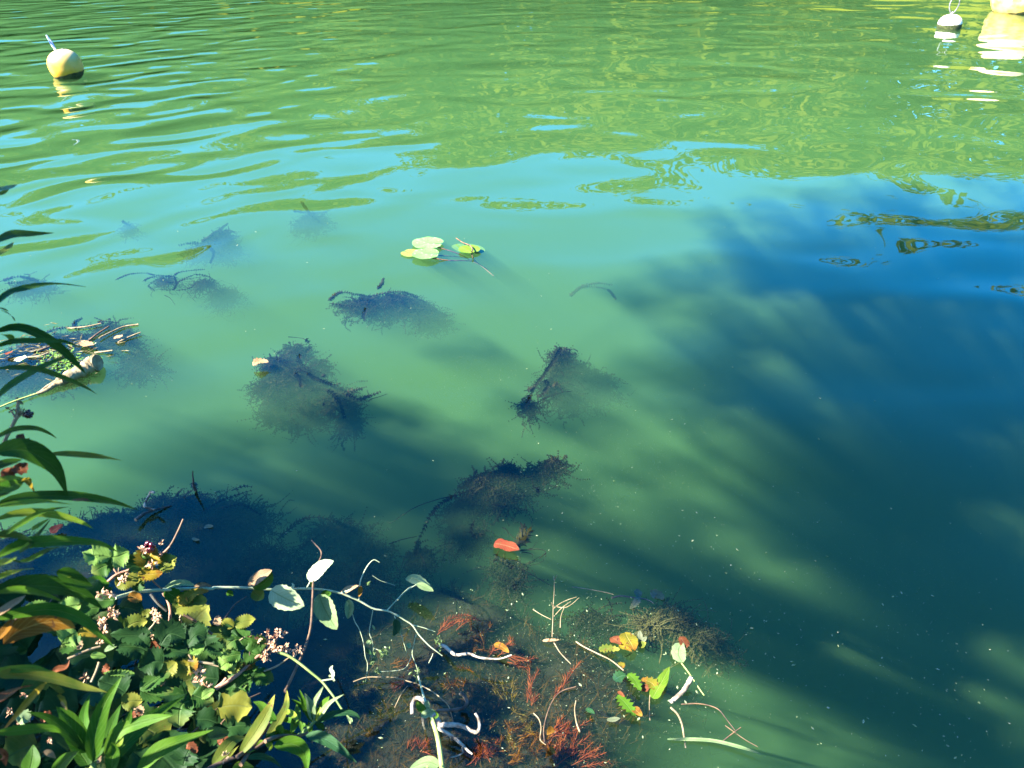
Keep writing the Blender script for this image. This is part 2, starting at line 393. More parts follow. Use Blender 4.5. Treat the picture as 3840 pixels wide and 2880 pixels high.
# ---------------------------------------------------------------- materials of the things
def leaf_mat(name, a, b, tip=None, vein=None, spot=None, trans=.35, rough=.55, scale=30, spotamt=.66, spec=.12):
    m, nt = new_mat(name)
    out = nd(nt, "ShaderNodeOutputMaterial"); tc = nd(nt, "ShaderNodeTexCoord")
    sp = nd(nt, "ShaderNodeSeparateXYZ"); lk(nt, tc.outputs["UV"], sp.inputs[0]); u, v = sp.outputs[0], sp.outputs[1]
    t = nd(nt, "ShaderNodeTexNoise"); t.inputs["Scale"].default_value = scale; t.inputs["Detail"].default_value = 4
    lk(nt, tc.outputs["Object"], t.inputs[0])
    oi = nd(nt, "ShaderNodeObjectInfo")
    f = mth(nt, 'ADD', mapr(nt, t.outputs[0], .3, .7, 0, 1), mth(nt, 'MULTIPLY_ADD', oi.outputs["Random"], .7, -.35)); 
    c = mixc(nt, mth(nt, 'MINIMUM', mth(nt, 'MAXIMUM', f, 0.0), 1.0), a, b)
    if tip:
        c = mixc(nt, mapr(nt, mth(nt, 'ADD', u, mth(nt, 'MULTIPLY', t.outputs[0], .4)), .85, 1.05, 0, 1), c, tip)
    va = mth(nt, 'ABSOLUTE', mth(nt, 'SUBTRACT', v, .5))
    if vein:
        side = mth(nt, 'FRACT', mth(nt, 'SUBTRACT', mth(nt, 'MULTIPLY', u, 9.0), mth(nt, 'MULTIPLY', va, 5.0)))
        sv = mth(nt, 'MULTIPLY', mapr(nt, mth(nt, 'ABSOLUTE', mth(nt, 'SUBTRACT', side, .5)), .10, .02, 0, .55), 1.0)
        c = mixc(nt, mth(nt, 'MAXIMUM', mapr(nt, va, .035, .012, 0, .8), sv), c, vein)
    if spot:
        t2 = nd(nt, "ShaderNodeTexNoise"); t2.inputs["Scale"].default_value = scale*3; t2.inputs["Detail"].default_value = 2
        lk(nt, tc.outputs["Object"], t2.inputs[0])
        c = mixc(nt, mapr(nt, t2.outputs[0], spotamt, spotamt+.04, 0, 1), c, spot)
    b_ = nd(nt, "ShaderNodeBsdfPrincipled"); lk(nt, c, b_.inputs["Base Color"])
    b_.inputs["Roughness"].default_value = rough; b_.inputs["Specular IOR Level"].default_value = spec
    bp = nd(nt, "ShaderNodeBump"); bp.inputs["Distance"].default_value = .0015; bp.inputs["Strength"].default_value = .6
    lk(nt, mth(nt, 'ADD', t.outputs[0], mapr(nt, va, .05, 0, 0, -1)), bp.inputs["Height"]); lk(nt, bp.outputs[0], b_.inputs["Normal"])
    tl = nd(nt, "ShaderNodeBsdfTranslucent"); lk(nt, c, tl.inputs[0])
    mx = nd(nt, "ShaderNodeMixShader"); mx.inputs[0].default_value = trans
    lk(nt, b_.outputs[0], mx.inputs[1]); lk(nt, tl.outputs[0], mx.inputs[2]); lk(nt, mx.outputs[0], out.inputs["Surface"])
    return m
BR = (.10, .045, .015)
LM = {
 'dark': leaf_mat("leaf_dark_green", (.014, .05, .003), (.03, .08, .005), vein=(.05, .10, .02)),
 'mid': leaf_mat("leaf_mid_green", (.026, .085, .004), (.06, .13, .008), vein=(.08, .15, .03), trans=.4),
 'lime': leaf_mat("leaf_lime_green", (.09, .17, .012), (.16, .21, .02), vein=(.2, .25, .06), trans=.45),
 'olive': leaf_mat("leaf_olive", (.06, .09, .012), (.12, .12, .015), tip=(.2, .2, .03), vein=(.12, .13, .03), spot=BR, spotamt=.7),
 'yellow': leaf_mat("leaf_yellow", (.22, .15, .01), (.11, .11, .01), tip=(.22, .10, .012), vein=(.26, .2, .05), spot=BR),
 'orange': leaf_mat("leaf_orange", (.20, .085, .006), (.12, .05, .008), tip=(.22, .10, .012), vein=(.34, .2, .05), spot=BR, trans=.3),
 'rust': leaf_mat("leaf_rust", (.085, .025, .010), (.15, .045, .015), vein=(.17, .08, .04), spot=(.05, .02, .01), trans=.2),
 'tan': leaf_mat("leaf_tan", (.26, .17, .09), (.17, .10, .05), vein=(.35, .25, .15), spot=BR, trans=.2),
 'pale': leaf_mat("leaf_pale_underside", (.30, .36, .20), (.42, .46, .30), vein=(.2, .26, .1), spot=(.12, .14, .05), spotamt=.69, trans=.3, scale=22),
 'palegreen': leaf_mat("leaf_pale_green", (.13, .19, .08), (.20, .26, .12), vein=(.09, .14, .04), spot=(.3, .3, .12), trans=.3),
 'grey': leaf_mat("leaf_grey_drowned", (.07, .085, .045), (.12, .13, .075), vein=(.05, .05, .03), trans=.2),
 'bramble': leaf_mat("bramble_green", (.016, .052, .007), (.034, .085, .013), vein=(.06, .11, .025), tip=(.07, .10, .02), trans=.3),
 'brdark': leaf_mat("bramble_shade_green", (.007, .026, .006), (.014, .044, .009), vein=(.022, .055, .014), trans=.25),  # darkened for contrast with sunlit leaves: deep shade put into the colour
 'brlime': leaf_mat("bramble_bright_green", (.09, .17, .03), (.14, .23, .05), vein=(.05, .10, .015), trans=.35),
 'red': leaf_mat("leaf_red", (.10, .016, .008), (.14, .03, .012), vein=(.2, .09, .04), spot=BR, trans=.2),
 'blue': leaf_mat("leaf_blue_green", (.012, .045, .014), (.024, .07, .022), vein=(.04, .1, .05), trans=.3),
 'pad': leaf_mat("lily_pad_green", (.10, .22, .05), (.14, .26, .08), spot=(.2, .3, .13), scale=14, spotamt=.6, trans=.15, rough=.3),
 'padlime': leaf_mat("lily_pad_lime", (.09, .17, .008), (.12, .2, .018), spot=(.16, .25, .05), scale=14, trans=.15, rough=.3),
 'padyellow': leaf_mat("lily_pad_yellow", (.21, .22, .03), (.16, .20, .04), spot=(.22, .12, .03), scale=14, spotamt=.72, trans=.15, rough=.3),
 'padsunk': leaf_mat("lily_pad_sunken", (.05, .11, .012), (.07, .14, .02), scale=14, trans=.15),
}
LM['padsunk'].name = "lily_pad_sunken"
stem_green = simple_mat("stem_green", (.09, .14, .03), (.16, .20, .06), 30, .5)
stem_pale = simple_mat("stem_pale_green", (.22, .26, .14), (.34, .36, .22), 40, .6, bump=.001)
stem_yellow = simple_mat("stem_yellow_green", (.22, .26, .06), (.30, .33, .10), 30, .5)
stem_brown = simple_mat("stem_brown", (.05, .03, .02), (.13, .075, .04), 40, .7, bump=.001)
stem_pink = simple_mat("stem_pink_brown", (.24, .11, .07), (.34, .19, .12), 40, .7, bump=.001)
stem_tan = simple_mat("stem_dry_tan", (.14, .10, .05), (.24, .18, .10), 50, .7, bump=.001)
wood_white = simple_mat("bleached_wood", (.05, .036, .026), (.34, .29, .22), 45, .8, 6, bump=.004)
wood_dark = simple_mat("wet_dark_wood", (.02, .018, .015), (.07, .065, .05), 50, .6, 6, bump=.003)
dry_flower = simple_mat("dried_flower_brown", (.26, .12, .06), (.48, .30, .18), 120, .8)
weed_dark = foliage_mat("water_weed_dark", [(.006, .007, .004), (.014, .015, .007), (.028, .028, .012)], 25, .2)
weed_olive = foliage_mat("water_weed_olive", [(.03, .03, .012), (.06, .06, .02), (.09, .085, .03)], 30, .25)
weed_fine = foliage_mat("fine_weed_brown", [(.014, .010, .004), (.034, .022, .006), (.062, .036, .010)], 18, .25)
mil_red = foliage_mat("milfoil_red", [(.075, .020, .008), (.14, .036, .012), (.19, .065, .022)], 40, .3)
mil_orange = foliage_mat("milfoil_orange", [(.06, .025, .005), (.10, .042, .007), (.14, .07, .014)], 40, .3)
mil_olive = foliage_mat("milfoil_olive", [(.05, .042, .008), (.09, .07, .012), (.13, .09, .02)], 40, .3)

# ---------------------------------------------------------------- pixel paths to world paths
def path_d(k, pts, d0, d1=None):       # standing in the air, at distances d0..d1 from the camera
    d1 = d0 if d1 is None else d1; n = max(1, len(pts) - 1)
    return [at(*px(k, p), d0 + (d1-d0)*i/n) for i, p in enumerate(pts)]
def path_z(k, pts, z0, z1=None):       # at heights z0..z1 above the water
    z1 = z0 if z1 is None else z1; n = max(1, len(pts) - 1)
    return [on(*px(k, p), z0 + (z1-z0)*i/n) for i, p in enumerate(pts)]
def wd(k, w, d): return w*CROPS[k][2]/F*d
def wz(k, a, b, w, z=0):               # real width, across a->b, of something w crop pixels wide lying on the level z
    d = Vector((b[0]-a[0], b[1]-a[1])).normalized(); n = Vector((-d.y, d.x))*w/2; m = ((a[0]+b[0])/2, (a[1]+b[1])/2)
    return (on(*px(k, (m[0]+n.x, m[1]+n.y)), z) - on(*px(k, (m[0]-n.x, m[1]-n.y)), z)).length
def air_leaf(parent, k, pts, w, m, d0, d1=None, prof=prof_lance, fold=.3, serr=0, name='leaf', n=14, wave=.03, up=None, twist=None):
    p = path_d(k, pts, d0, d1); mid = p[len(p)//2]
    if up is None: up = (CAM-mid).normalized()*.8 + Vector((0, 0, .55)) + rnd_dir()*.25
    mb = MB(); leaf(mb, p, wd(k, w, d0)/.9, up, fold, n, prof, serr, wave, R.uniform(-.4, .4) if twist is None else twist)
    return mb.build(name, LM[m], parent)
def float_leaf(k, pts, w, m, label, z=.006, prof=prof_ovate, serr=.06, name='fallen_leaf', wave=.05, fold=.12, group="fallen leaves on the water", n=12):
    mb = MB(); p = path_z(k, pts, z, z + .008)
    leaf(mb, p, wz(k, pts[0], pts[-1], w), (0, 0, 1), fold, n, prof, serr, wave)
    return tag(mb.build(name, LM[m], origin=p[0]), label, "leaf", group)

# ---------------------------------------------------------------- mooring buoys
def buoy_mat(name, cols):
    m, nt = new_mat(name); out = nd(nt, "ShaderNodeOutputMaterial"); b = nd(nt, "ShaderNodeBsdfPrincipled")
    tc = nd(nt, "ShaderNodeTexCoord"); t = nd(nt, "ShaderNodeTexNoise"); t.inputs["Scale"].default_value = 7; t.inputs["Detail"].default_value = 5
    lk(nt, tc.outputs["Object"], t.inputs[0]); t2 = nd(nt, "ShaderNodeTexNoise"); t2.inputs["Scale"].default_value = 40; lk(nt, tc.outputs["Object"], t2.inputs[0])
    c = mixc(nt, mapr(nt, t.outputs[0], .35, .65, 0, 1), cols[0], cols[1])
    sz = nd(nt, "ShaderNodeSeparateXYZ"); lk(nt, tc.outputs["Object"], sz.inputs[0])      # bleached towards the top
    c = mixc(nt, mapr(nt, mth(nt, 'MULTIPLY_ADD', t.outputs[0], .10, sz.outputs[2]), .10, .24, 0, .6), c, (.62, .52, .32))
    lk(nt, mixc(nt, mapr(nt, t2.outputs[0], .66, .74, 0, .6), c, (.3, .16, .04)), b.inputs["Base Color"]); b.inputs["Roughness"].default_value = .5
    lk(nt, b.outputs[0], out.inputs["Surface"]); return m
buoy_yellow = buoy_mat("buoy_weathered_yellow", ((.48, .25, .012), (.48, .29, .04)))
buoy_pale_yellow = buoy_mat("buoy_bleached_yellow", ((.60, .40, .05), (.60, .46, .16)))
buoy_white = buoy_mat("buoy_weathered_white", ((.75, .70, .58), (.70, .60, .45)))
algae = simple_mat("buoy_algae", (.012, .02, .006), (.06, .07, .02), 60, .9, 6, bump=.02)
metal = simple_mat("galvanised_steel", (.06, .06, .06), (.2, .2, .2), 30, .5)
rope_blue = simple_mat("blue_white_rope", (.05, .12, .35), (.7, .7, .7), 25, .6)
def buoy(loc, r, tilt, m, label, band, name='mooring_buoy', squash=1.0):
    t = thing(name, loc, label, "buoy", "mooring buoys"); q = Matrix.Rotation(tilt, 3, 'Y')
    def shell(z0, z1, off, rough=0, n=14):
        rows, uvs = [], []
        for i in range(n+1):
            z = z0 + (z1-z0)*i/n; rr = math.sqrt(max(0.0004, 1 - abs(z)**2.25)) * (1 + .06*max(0, z))
            row = []
            for j in range(40):
                a = 2*math.pi*j/40; o = off + (R.uniform(-rough, rough) if rough else 0)
                e = (R.uniform(-.03, .03) if rough and i == n else 0)
                row.append(t.location + q @ Vector((rr*r*(1+o)*math.cos(a), rr*r*(1+o)*math.sin(a), (z+e)*r*squash)))
            rows.append(row); uvs.append([(i/n, j/40) for j in range(40)])
        return rows, uvs
    mb = MB(); rows, uvs = shell(-.95, .985, 0, n=26); mb.grid(rows, uvs, close=True); mb.face(rows[-1]); mb.build("body", m, t)
    mb = MB(); rows, uvs = shell(-.9, band, .012, .012, 10); mb.grid(rows, uvs, close=True); mb.build("algae_band", algae, t)
    return t, q
w = on(247, 292)
t, q = buoy(Vector((w.x-.02, w.y+.1, .1)), .168, rad(-11), buoy_yellow, "yellow mooring buoy with a blue rope tail among the ripples", -.44)
top = t.location + q @ Vector((-.03, 0, .165))
mb = MB(); tube(mb, [top, top + Vector((-.03, 0, .07)), top + Vector((-.045, .0, .135)), top + Vector((-.05, .012, .138)), top + Vector((-.02, .02, .07)), top + Vector((0, .015, 0))], .007, .006, 6, 20); mb.build("rope_loop", rope_blue, t)
mb = MB(); tube(mb, [top + Vector((.05, .02, 0)), top + Vector((.08, 0, .012)), top + Vector((.1, -.02, -.01))], .008, .008, 6, 8); mb.build("eye_bolt", metal, t)
w = on(3572, 106)
t, q = buoy(Vector((w.x, w.y+.11, .025)), .165, rad(-4), buoy_white, "small white buoy topped by a steel ring, algae below", .17, squash=.92)
top = t.location + q @ Vector((0, 0, .15)); mb = MB()
tube(mb, [top + Vector(v) for v in ((0, 0, -.01), (-.05, 0, .06), (-.068, 0, .13), (-.055, 0, .19), (0, 0, .232), (.055, 0, .195), (.066, 0, .13), (.045, 0, .06), (.005, .01, -.01))], .0085, .0085, 8, 48); mb.build("ring", metal, t)
mb = MB(); tube(mb, [top + Vector((-.02, 0, -.02)), top + Vector((.01, 0, .03))], .02, .017, 8, 3); mb.build("ring_socket", metal, t)
w = on(3840, 52)
t, q = buoy(Vector((w.x+.05, w.y+.3, .28)), .46, rad(-8), buoy_pale_yellow, "large yellow buoy cut by the top corner", -.50)
top = t.location + Vector((0, 0, .45)); mb = MB()
tube(mb, [top + Vector(v) for v in ((-.05, 0, -.02), (-.08, 0, .1), (0, 0, .18), (.08, 0, .1), (.05, 0, -.02))], .016, .016, 8, 24); mb.build("ring", metal, t)
mb = MB(); p = path_z('r', [(1375, 1230), (1400, 1200), (1425, 1175)], .005); leaf(mb, p, .035, n=5, prof=prof_strap)
tag(mb.build("plastic_scrap", simple_mat("teal_plastic", (.02, .3, .35), (.1, .4, .45), 20, .4), origin=p[0]), "tiny teal plastic scrap afloat below the large buoy", "litter")

# ---------------------------------------------------------------- water lilies
def lily(c, rx, notch, m, label, z=.006, stalks=(), yscale=1.0, k='l', rot=0):
    C0 = on(*px(k, c), z); r = wd(k, rx, (C0-CAM).length); t = thing("water_lily", C0, label, "lily pad", "lily pads on the water")
    mb = MB(); N = 44; rows, uvs = [], []
    for i in range(6):
        f = i/5; row, ur = [], []
        for j in range(N+1):
            a = notch + .06 + (.20*(1-f)*0) + (2*math.pi-.12)*j/N
            edge = min(j, N-j)/N; rr = r*f*(1 - .10*max(0, 1-edge*16)) * (1 + .02*math.sin(a*5+c[0]))
            p = Vector((rr*math.cos(a), rr*yscale*math.sin(a), .012*f*f*r/.09*(.3+.4*mnoise.noise(Vector((math.cos(a)*2, math.sin(a)*2, c[0]))))))
            p.rotate(Matrix.Rotation(rot, 3, 'Z')); row.append(C0 + p); ur.append((f, (a/(2*math.pi)*9) % 1))
        rows.append(row); uvs.append(ur)
    mb.grid(rows, uvs); mb.build("pad", LM[m], t)
    for s in stalks:
        mb = MB(); n = len(s)-1; tube(mb, [on(*px(k, p), z - .004 - .12*(i/n)**1.4) for i, p in enumerate(s)], .0035, .003, 6, 20); mb.build("stalk", stem_brown, t)
lily((905, 275), 258, -.12, 'pad', "upper green pad of the lily cluster", .012, [[(1060, 340), (1300, 410), (1480, 480), (1620, 560), (1900, 700)]])
lily((620, 440), 160, 2.6, 'padyellow', "yellowing pad at the left of the lily cluster", .004, [[(760, 470), (1040, 478), (1300, 490), (1500, 515), (1700, 590)]])
lily((870, 452), 226, -.1, 'pad', "lower green pad overlapping the yellowing one", .018, [[(980, 520), (1250, 560), (1560, 565), (1720, 600), (2000, 820)]])
lily((1592, 377), 178, -1.2, 'padlime', "bright lime pad floating apart under a dark stem", .012, [[(1630, 440), (1660, 530), (1730, 600), (1900, 720)]])
lily((1580, 372), 300, 2.0, 'padsunk', "sunken olive pad showing beneath the lime pad", -.012, (), .62, rot=-.5)
mb = MB(); p = path_z('l', [(1375, 190), (1480, 260), (1600, 310), (1645, 370), (1640, 410)], .02, .03); tube(mb, p, .003, .004, 6)
tag(mb.build("dead_stalk", stem_brown, origin=p[0]), "thin dark stem lying across the lime lily pad", "stem")

# ---------------------------------------------------------------- submerged water weed
def whorls(mb, sp, length, step, per=4, w=.28, ang=.9):
    acc = 0; prev = sp[0]
    for i in range(1, len(sp)):
        seg = sp[i]-sp[i-1]; L = seg.length; t = seg.normalized(); acc += L
        if acc < step: continue
        acc = 0; a = t.orthogonal().normalized(); b = t.cross(a); th = R.uniform(0, 6.28)
        for q in range(per):
            an = th + 2*math.pi*q/per; o = a*math.cos(an)+b*math.sin(an); l = length*R.uniform(.7, 1.2)*(1-.4*i/len(sp))
            tipv = (o*math.sin(ang)+t*math.cos(ang))*l; s = t.cross(o)*l*w*.5
            mb.face([sp[i]-s*.5, sp[i]+tipv*.5-s, sp[i]+tipv, sp[i]+tipv*.5+s])
def strand(parent, pts, leafl=.018, step=.010, per=6, mat=weed_dark, r=.0015, name='strand', n=None, w=.42, ang=.9):
    mb = MB(); sp = catmull(pts, n or max(12, int(sum((Vector(pts[i+1])-Vector(pts[i])).length for i in range(len(pts)-1))/.006)))
    tube(mb, sp[::3] + [sp[-1]], r, r*.5, 4, len(sp)//3)
    if leafl: whorls(mb, sp, leafl, step, per, w, ang)
    return mb.build(name, mat, parent)
def weed(k, label, strands=(), stems=(), masses=(), mat=weed_dark, sink=.006, leafl=.018, dens=1.0):
    a = px(k, (strands or stems or [[m[:2] for m in masses]])[0][0]); t = thing("water_weed", on(*a, -.02), label, "water weed", "clumps of drowned water weed")
    for s in strands: strand(t, [on(*px(k, p), -sink - .012*i*R.random()) for i, p in enumerate(s)], leafl, mat=mat)
    for s in stems: strand(t, [on(*px(k, p), -sink - .01*i) for i, p in enumerate(s)], 0, mat=mat, name='stem')
    for (cx, cy, rx, ry, z) in masses:
        C0 = on(*px(k, (cx, cy)), -z); ax = abs(on(*px(k, (cx+rx, cy)), -z).x - C0.x); ay = abs(on(*px(k, (cx, cy+ry)), -z).y - on(*px(k, (cx, cy-ry)), -z).y)/2
        mb = MB(); mb.sm = False; N = int(min(1000, 80 + 8e4*ax*ay)*dens)
        for i in range(N):
            th = R.uniform(0, 6.28); q = min(1.25, abs(R.gauss(0, .5))); q *= 1 + .45*mnoise.noise(Vector((math.cos(th)*1.6, math.sin(th)*1.6, cx*.37)))
            p = C0 + Vector((ax*q*math.cos(th), ay*q*math.sin(th), -.008 - .6*z*R.random() - .03*q))
            if p.z > -.006: p.z = -.006
            d = Vector((math.cos(th)*.7+R.gauss(0, .7), math.sin(th)*.7+R.gauss(0, .7), R.uniform(-.5, .2))).normalized()*min(.12, .02+R.expovariate(1/.022))
            sp = catmull([p, p+d*.5+rnd_dir()*.02, p+d], 9)
            for s in sp:
                if s.z > -.004: s.z = -.004
            for a_, b_ in zip(sp[:-1:2], sp[2::2]):
                o = (b_-a_).cross(Vector((0, 0, 1))).normalized()*.0012; mb.face([a_-o, b_-o, b_+o, a_+o])
            whorls(mb, sp, leafl*.5, .006, 5, .45)
        mb.build("weed_tangle", mat, t, kind='stuff')
    return t
weed('u', "weed trailing long wispy arms, left of the lily pads", [[(90, 690), (240, 630), (400, 620), (500, 640), (690, 650)], [(690, 650), (760, 610), (900, 590), (1020, 580)], [(690, 650), (600, 660), (440, 740), (490, 800)],
     [(700, 650), (720, 720), (690, 790), (560, 790)], [(900, 640), (760, 700), (700, 790)], [(720, 800), (850, 780), (920, 730)], [(380, 700), (480, 660), (690, 650)], [(600, 710), (700, 715), (850, 680), (1050, 650)], [(900, 630), (1040, 650), (1130, 700)]],
     masses=[(1000, 690, 130, 50, .03), (600, 665, 110, 30, .02), (1200, 780, 180, 80, .12)], leafl=.010)
weed('u', "faint wedge of sunken weed furthest up the left", [[(980, 300), (1100, 220), (1250, 110)], [(1050, 340), (1110, 410), (1080, 510)], [(980, 310), (850, 310), (760, 330)]], masses=[(1120, 250, 110, 60, .06), (1180, 180, 60, 50, .05), (950, 330, 160, 50, .1), (1230, 280, 120, 60, .14)], sink=.05)
weed('u', "tiny weed tip showing through the milky shallows", [[(150, 80), (180, 90), (230, 120)]], masses=[(200, 95, 40, 20, .1)], sink=.06)
weed('o', "pale ghost of weed below the sky reflection", [[(630, 455), (670, 460), (705, 458)], [(650, 435), (670, 462), (690, 480)]], masses=[(670, 465, 32, 14, .11)], sink=.09)
weed('u', "single short weed stalk curving under the wispy arms", stems=[[(600, 850), (660, 880), (710, 950)]])
weed('o', "leaf-ruffed weed just below the lily pads", [[(708, 650), (735, 632), (770, 636), (800, 642)], [(712, 655), (745, 660), (790, 662)], [(800, 640), (860, 630), (900, 640)], [(790, 665), (785, 685), (790, 692)], [(815, 625), (825, 612), (828, 603)]],
     masses=[(850, 642, 50, 16, .015), (790, 650, 60, 15, .012), (880, 655, 60, 18, .05), (930, 672, 35, 14, .12)])
weed('w', "big dark weed mound with ruffled arms and a pink leaf beside it", [[(650, 190), (700, 220), (725, 280), (690, 340)], [(680, 540), (760, 600), (870, 640), (960, 670), (1040, 660)], [(1060, 760), (1150, 790), (1220, 820)], [(1220, 825), (1320, 800), (1460, 740)],
     [(880, 710), (980, 780), (1040, 880), (1080, 1000)], [(560, 540), (610, 610), (630, 680)], [(640, 350), (610, 400), (650, 470)], [(1080, 750), (1180, 730), (1260, 715)], [(840, 590), (870, 575)]], [[(500, 175), (570, 180), (650, 190)], [(1350, 820), (1430, 800), (1530, 765)]],
     masses=[(380, 420, 170, 70, .012), (330, 620, 200, 110, .04), (560, 530, 230, 110, .02), (720, 680, 300, 120, .05), (1000, 760, 200, 80, .04), (1120, 930, 90, 120, .1), (350, 830, 160, 90, .1), (620, 860, 260, 90, .13), (560, 290, 130, 70, .03), (800, 420, 100, 50, .06)])
weed('v', "tent-shaped weed alone at mid picture, right of the big mound", [[(850, 275), (780, 400), (700, 510), (640, 600), (560, 700), (500, 850)], [(660, 600), (700, 680), (650, 770), (605, 790)], [(850, 280), (900, 300), (935, 310)], [(850, 300), (740, 350), (690, 390)], [(455, 735), (520, 720), (570, 690)], [(720, 690), (760, 680), (790, 660)], [(520, 760), (500, 850), (470, 900)]],
     [[(600, 850), (740, 790), (860, 750)], [(620, 830), (760, 770), (880, 740)], [(860, 750), (800, 650), (780, 640)], [(590, 750), (600, 850), (650, 920)], [(840, 530), (870, 580)], [(900, 745), (960, 735)]],
     masses=[(850, 330, 80, 60, .02), (850, 470, 100, 120, .05), (1020, 470, 160, 90, .12), (1200, 560, 240, 110, .19), (500, 860, 50, 55, .015), (900, 700, 120, 90, .12), (720, 650, 60, 80, .04)])
weed('t', "long crooked weed arm rising to a speckled bushy head", [[(1080, 500), (950, 550), (820, 590), (700, 660), (600, 770), (520, 930), (470, 1040), (440, 1180)], [(1300, 300), (1390, 260), (1450, 280)], [(1050, 830), (1020, 900), (1010, 960)], [(850, 560), (760, 620), (650, 700)], [(1800, 220), (1900, 200), (1990, 260)], [(1650, 480), (1690, 500), (1710, 530)], [(1000, 950), (1060, 1000), (1130, 980)]],
     [[(860, 570), (650, 620), (450, 690), (300, 780), (180, 860), (140, 840)], [(900, 560), (1080, 490), (1250, 460), (1450, 500)], [(160, 1080), (300, 1030), (450, 1000)], [(490, 1190), (540, 1290), (560, 1390)]],
     masses=[(1120, 410, 160, 80, .008), (1380, 320, 170, 80, .012), (1500, 400, 150, 130, .05), (1850, 240, 130, 60, .012), (1650, 310, 110, 70, .04), (1230, 560, 220, 80, .02), (950, 620, 150, 100, .05), (900, 800, 150, 140, .12), (1040, 930, 80, 90, .06), (480, 1150, 110, 90, .06)], mat=weed_dark)
weed('t', "bristly upright weed standing behind the rust-red leaf", [[(1480, 1110), (1540, 1000), (1560, 890)], [(1500, 1090), (1570, 1020), (1610, 960)]], [[(1520, 1150), (1700, 1130), (1790, 1160), (1740, 1270), (1560, 1310)], [(1530, 1140), (1640, 1130), (1700, 1050)], [(1540, 1160), (1650, 1180), (1650, 1220)], [(1340, 905), (1400, 950), (1390, 1000)], [(1430, 1250), (1500, 1250), (1560, 1320), (1570, 1400)], [(1790, 1170), (1720, 1230)], [(1510, 1070), (1440, 1000), (1360, 910)]], leafl=.03)
weed('t', "dark root-like weed hanging below the rust-red leaf", [[(1300, 1150), (1270, 1230), (1360, 1260), (1430, 1320)], [(1450, 1470), (1470, 1540)]], [[(1500, 1320), (1650, 1400), (1840, 1510)]], masses=[(1380, 1300, 120, 130, .03), (1420, 1480, 90, 100, .03)])
weed('2', "dark weed patch beside the bleached log's end", masses=[(1250, 370, 150, 60, .06), (1180, 290, 90, 60, .05)])
weed('3', "weed snagged round the forked dark twig", [[(2000, 0), (2020, 80), (2050, 160)], [(1750, 290), (1850, 310), (1920, 380)], [(1850, 200), (1950, 180), (2060, 140)]], masses=[(1880, 230, 120, 70, .015), (2030, 210, 90, 110, .05), (1650, 190, 120, 50, .02)])
weed('8', "speckled weed hump at the edge of the weed bed, pale leaves on it", masses=[(930, 490, 140, 90, .006), (1150, 470, 140, 80, .02), (1330, 560, 190, 110, .03), (1100, 380, 160, 50, .04), (1520, 660, 120, 60, .08)], mat=weed_olive, leafl=.01)
weed('o', "dark weed fringe over the navy shallows, beyond the bramble", [[(430, 1110), (480, 1080), (540, 1060)], [(470, 1100), (520, 1090), (560, 1110)], [(500, 1060), (525, 1050), (545, 1052)]], masses=[(20, 1170, 80, 25, .02), (60, 1215, 90, 30, .02), (20, 1260, 80, 30, .015), (160, 1140, 70, 25, .02), (240, 1120, 70, 28, .03), (320, 1110, 70, 30, .03), (400, 1105, 70, 34, .03), (480, 1100, 70, 45, .05), (530, 1120, 50, 50, .07), (440, 1140, 90, 40, .03), (560, 1200, 80, 40, .05), (680, 1230, 90, 35, .06), (780, 1250, 80, 35, .05), (250, 1180, 110, 40, .02), (380, 1190, 110, 40, .02), (520, 1240, 110, 40, .03)], leafl=.013)
weed('8', "small dark weed tufts left of the speckled hump", masses=[(430, 440, 80, 40, .03), (580, 470, 60, 35, .03)])
weed('o', "faint weed wisps deep at the middle of the water", [[(1230, 640), (1260, 620), (1310, 625), (1330, 645)], [(1250, 620), (1290, 612), (1320, 615)]], sink=.12)
weed('o', "blurred weed deep below the leafy branch", [[(600, 1165), (660, 1120), (720, 1125), (780, 1160)], [(640, 1190), (700, 1150)]], masses=[(720, 1140, 80, 35, .12), (790, 1190, 60, 40, .1)], sink=.07)
weed('o', "weed curling behind the two topmost willow-like leaves", [[(0, 608), (40, 598), (80, 606)], [(10, 612), (50, 610)]], masses=[(60, 608, 40, 10, .05)], sink=.02)

# ---------------------------------------------------------------- weed bed close to the bank
def in_shelf(x, y): return shelf_dist(x, y)
mb = MB(); mb.sm = False; mb2 = MB(); mb2.sm = False
n = 0
while n < 6500:
    ox, oy = R.uniform(-40, 1620), R.uniform(1080, 1700); w0 = on(*px('o', (ox, oy)), -.04)
    if in_shelf(w0.x, w0.y) < -.05: continue
    n += 1; M = mb2 if (R.random() < max(0, min(.75, (oy-1250)/420)) and ox > 680) else mb
    bz = bed_z(w0.x, w0.y); p = Vector((w0.x, w0.y, bz))
    d = Vector((R.gauss(0, 1), R.gauss(0, 1), R.uniform(.1, .9))).normalized(); L = R.uniform(.018, .06)
    q = p + d*L; q.z = min(q.z, -.003 - .01*R.random())
    o = (q-p).cross(Vector((0, 0, 1))).normalized()*.0009
    M.face([p-o, q-o*.4, q+o*.4, p+o])
    for i in range(5):
        c = p.lerp(q, .25+.15*i); e = (rnd_dir()*.7+d)*.012*R.uniform(.6, 1.5); u = c+e; u.z = min(u.z, -.002); s = e.cross(Vector((0, 0, 1))).normalized()*.0007
        M.face([c-s, u, c+s])
mb.build("weed_carpet", weed_dark, kind='stuff'); mb2.build("brown_weed_carpet", weed_fine, kind='stuff')

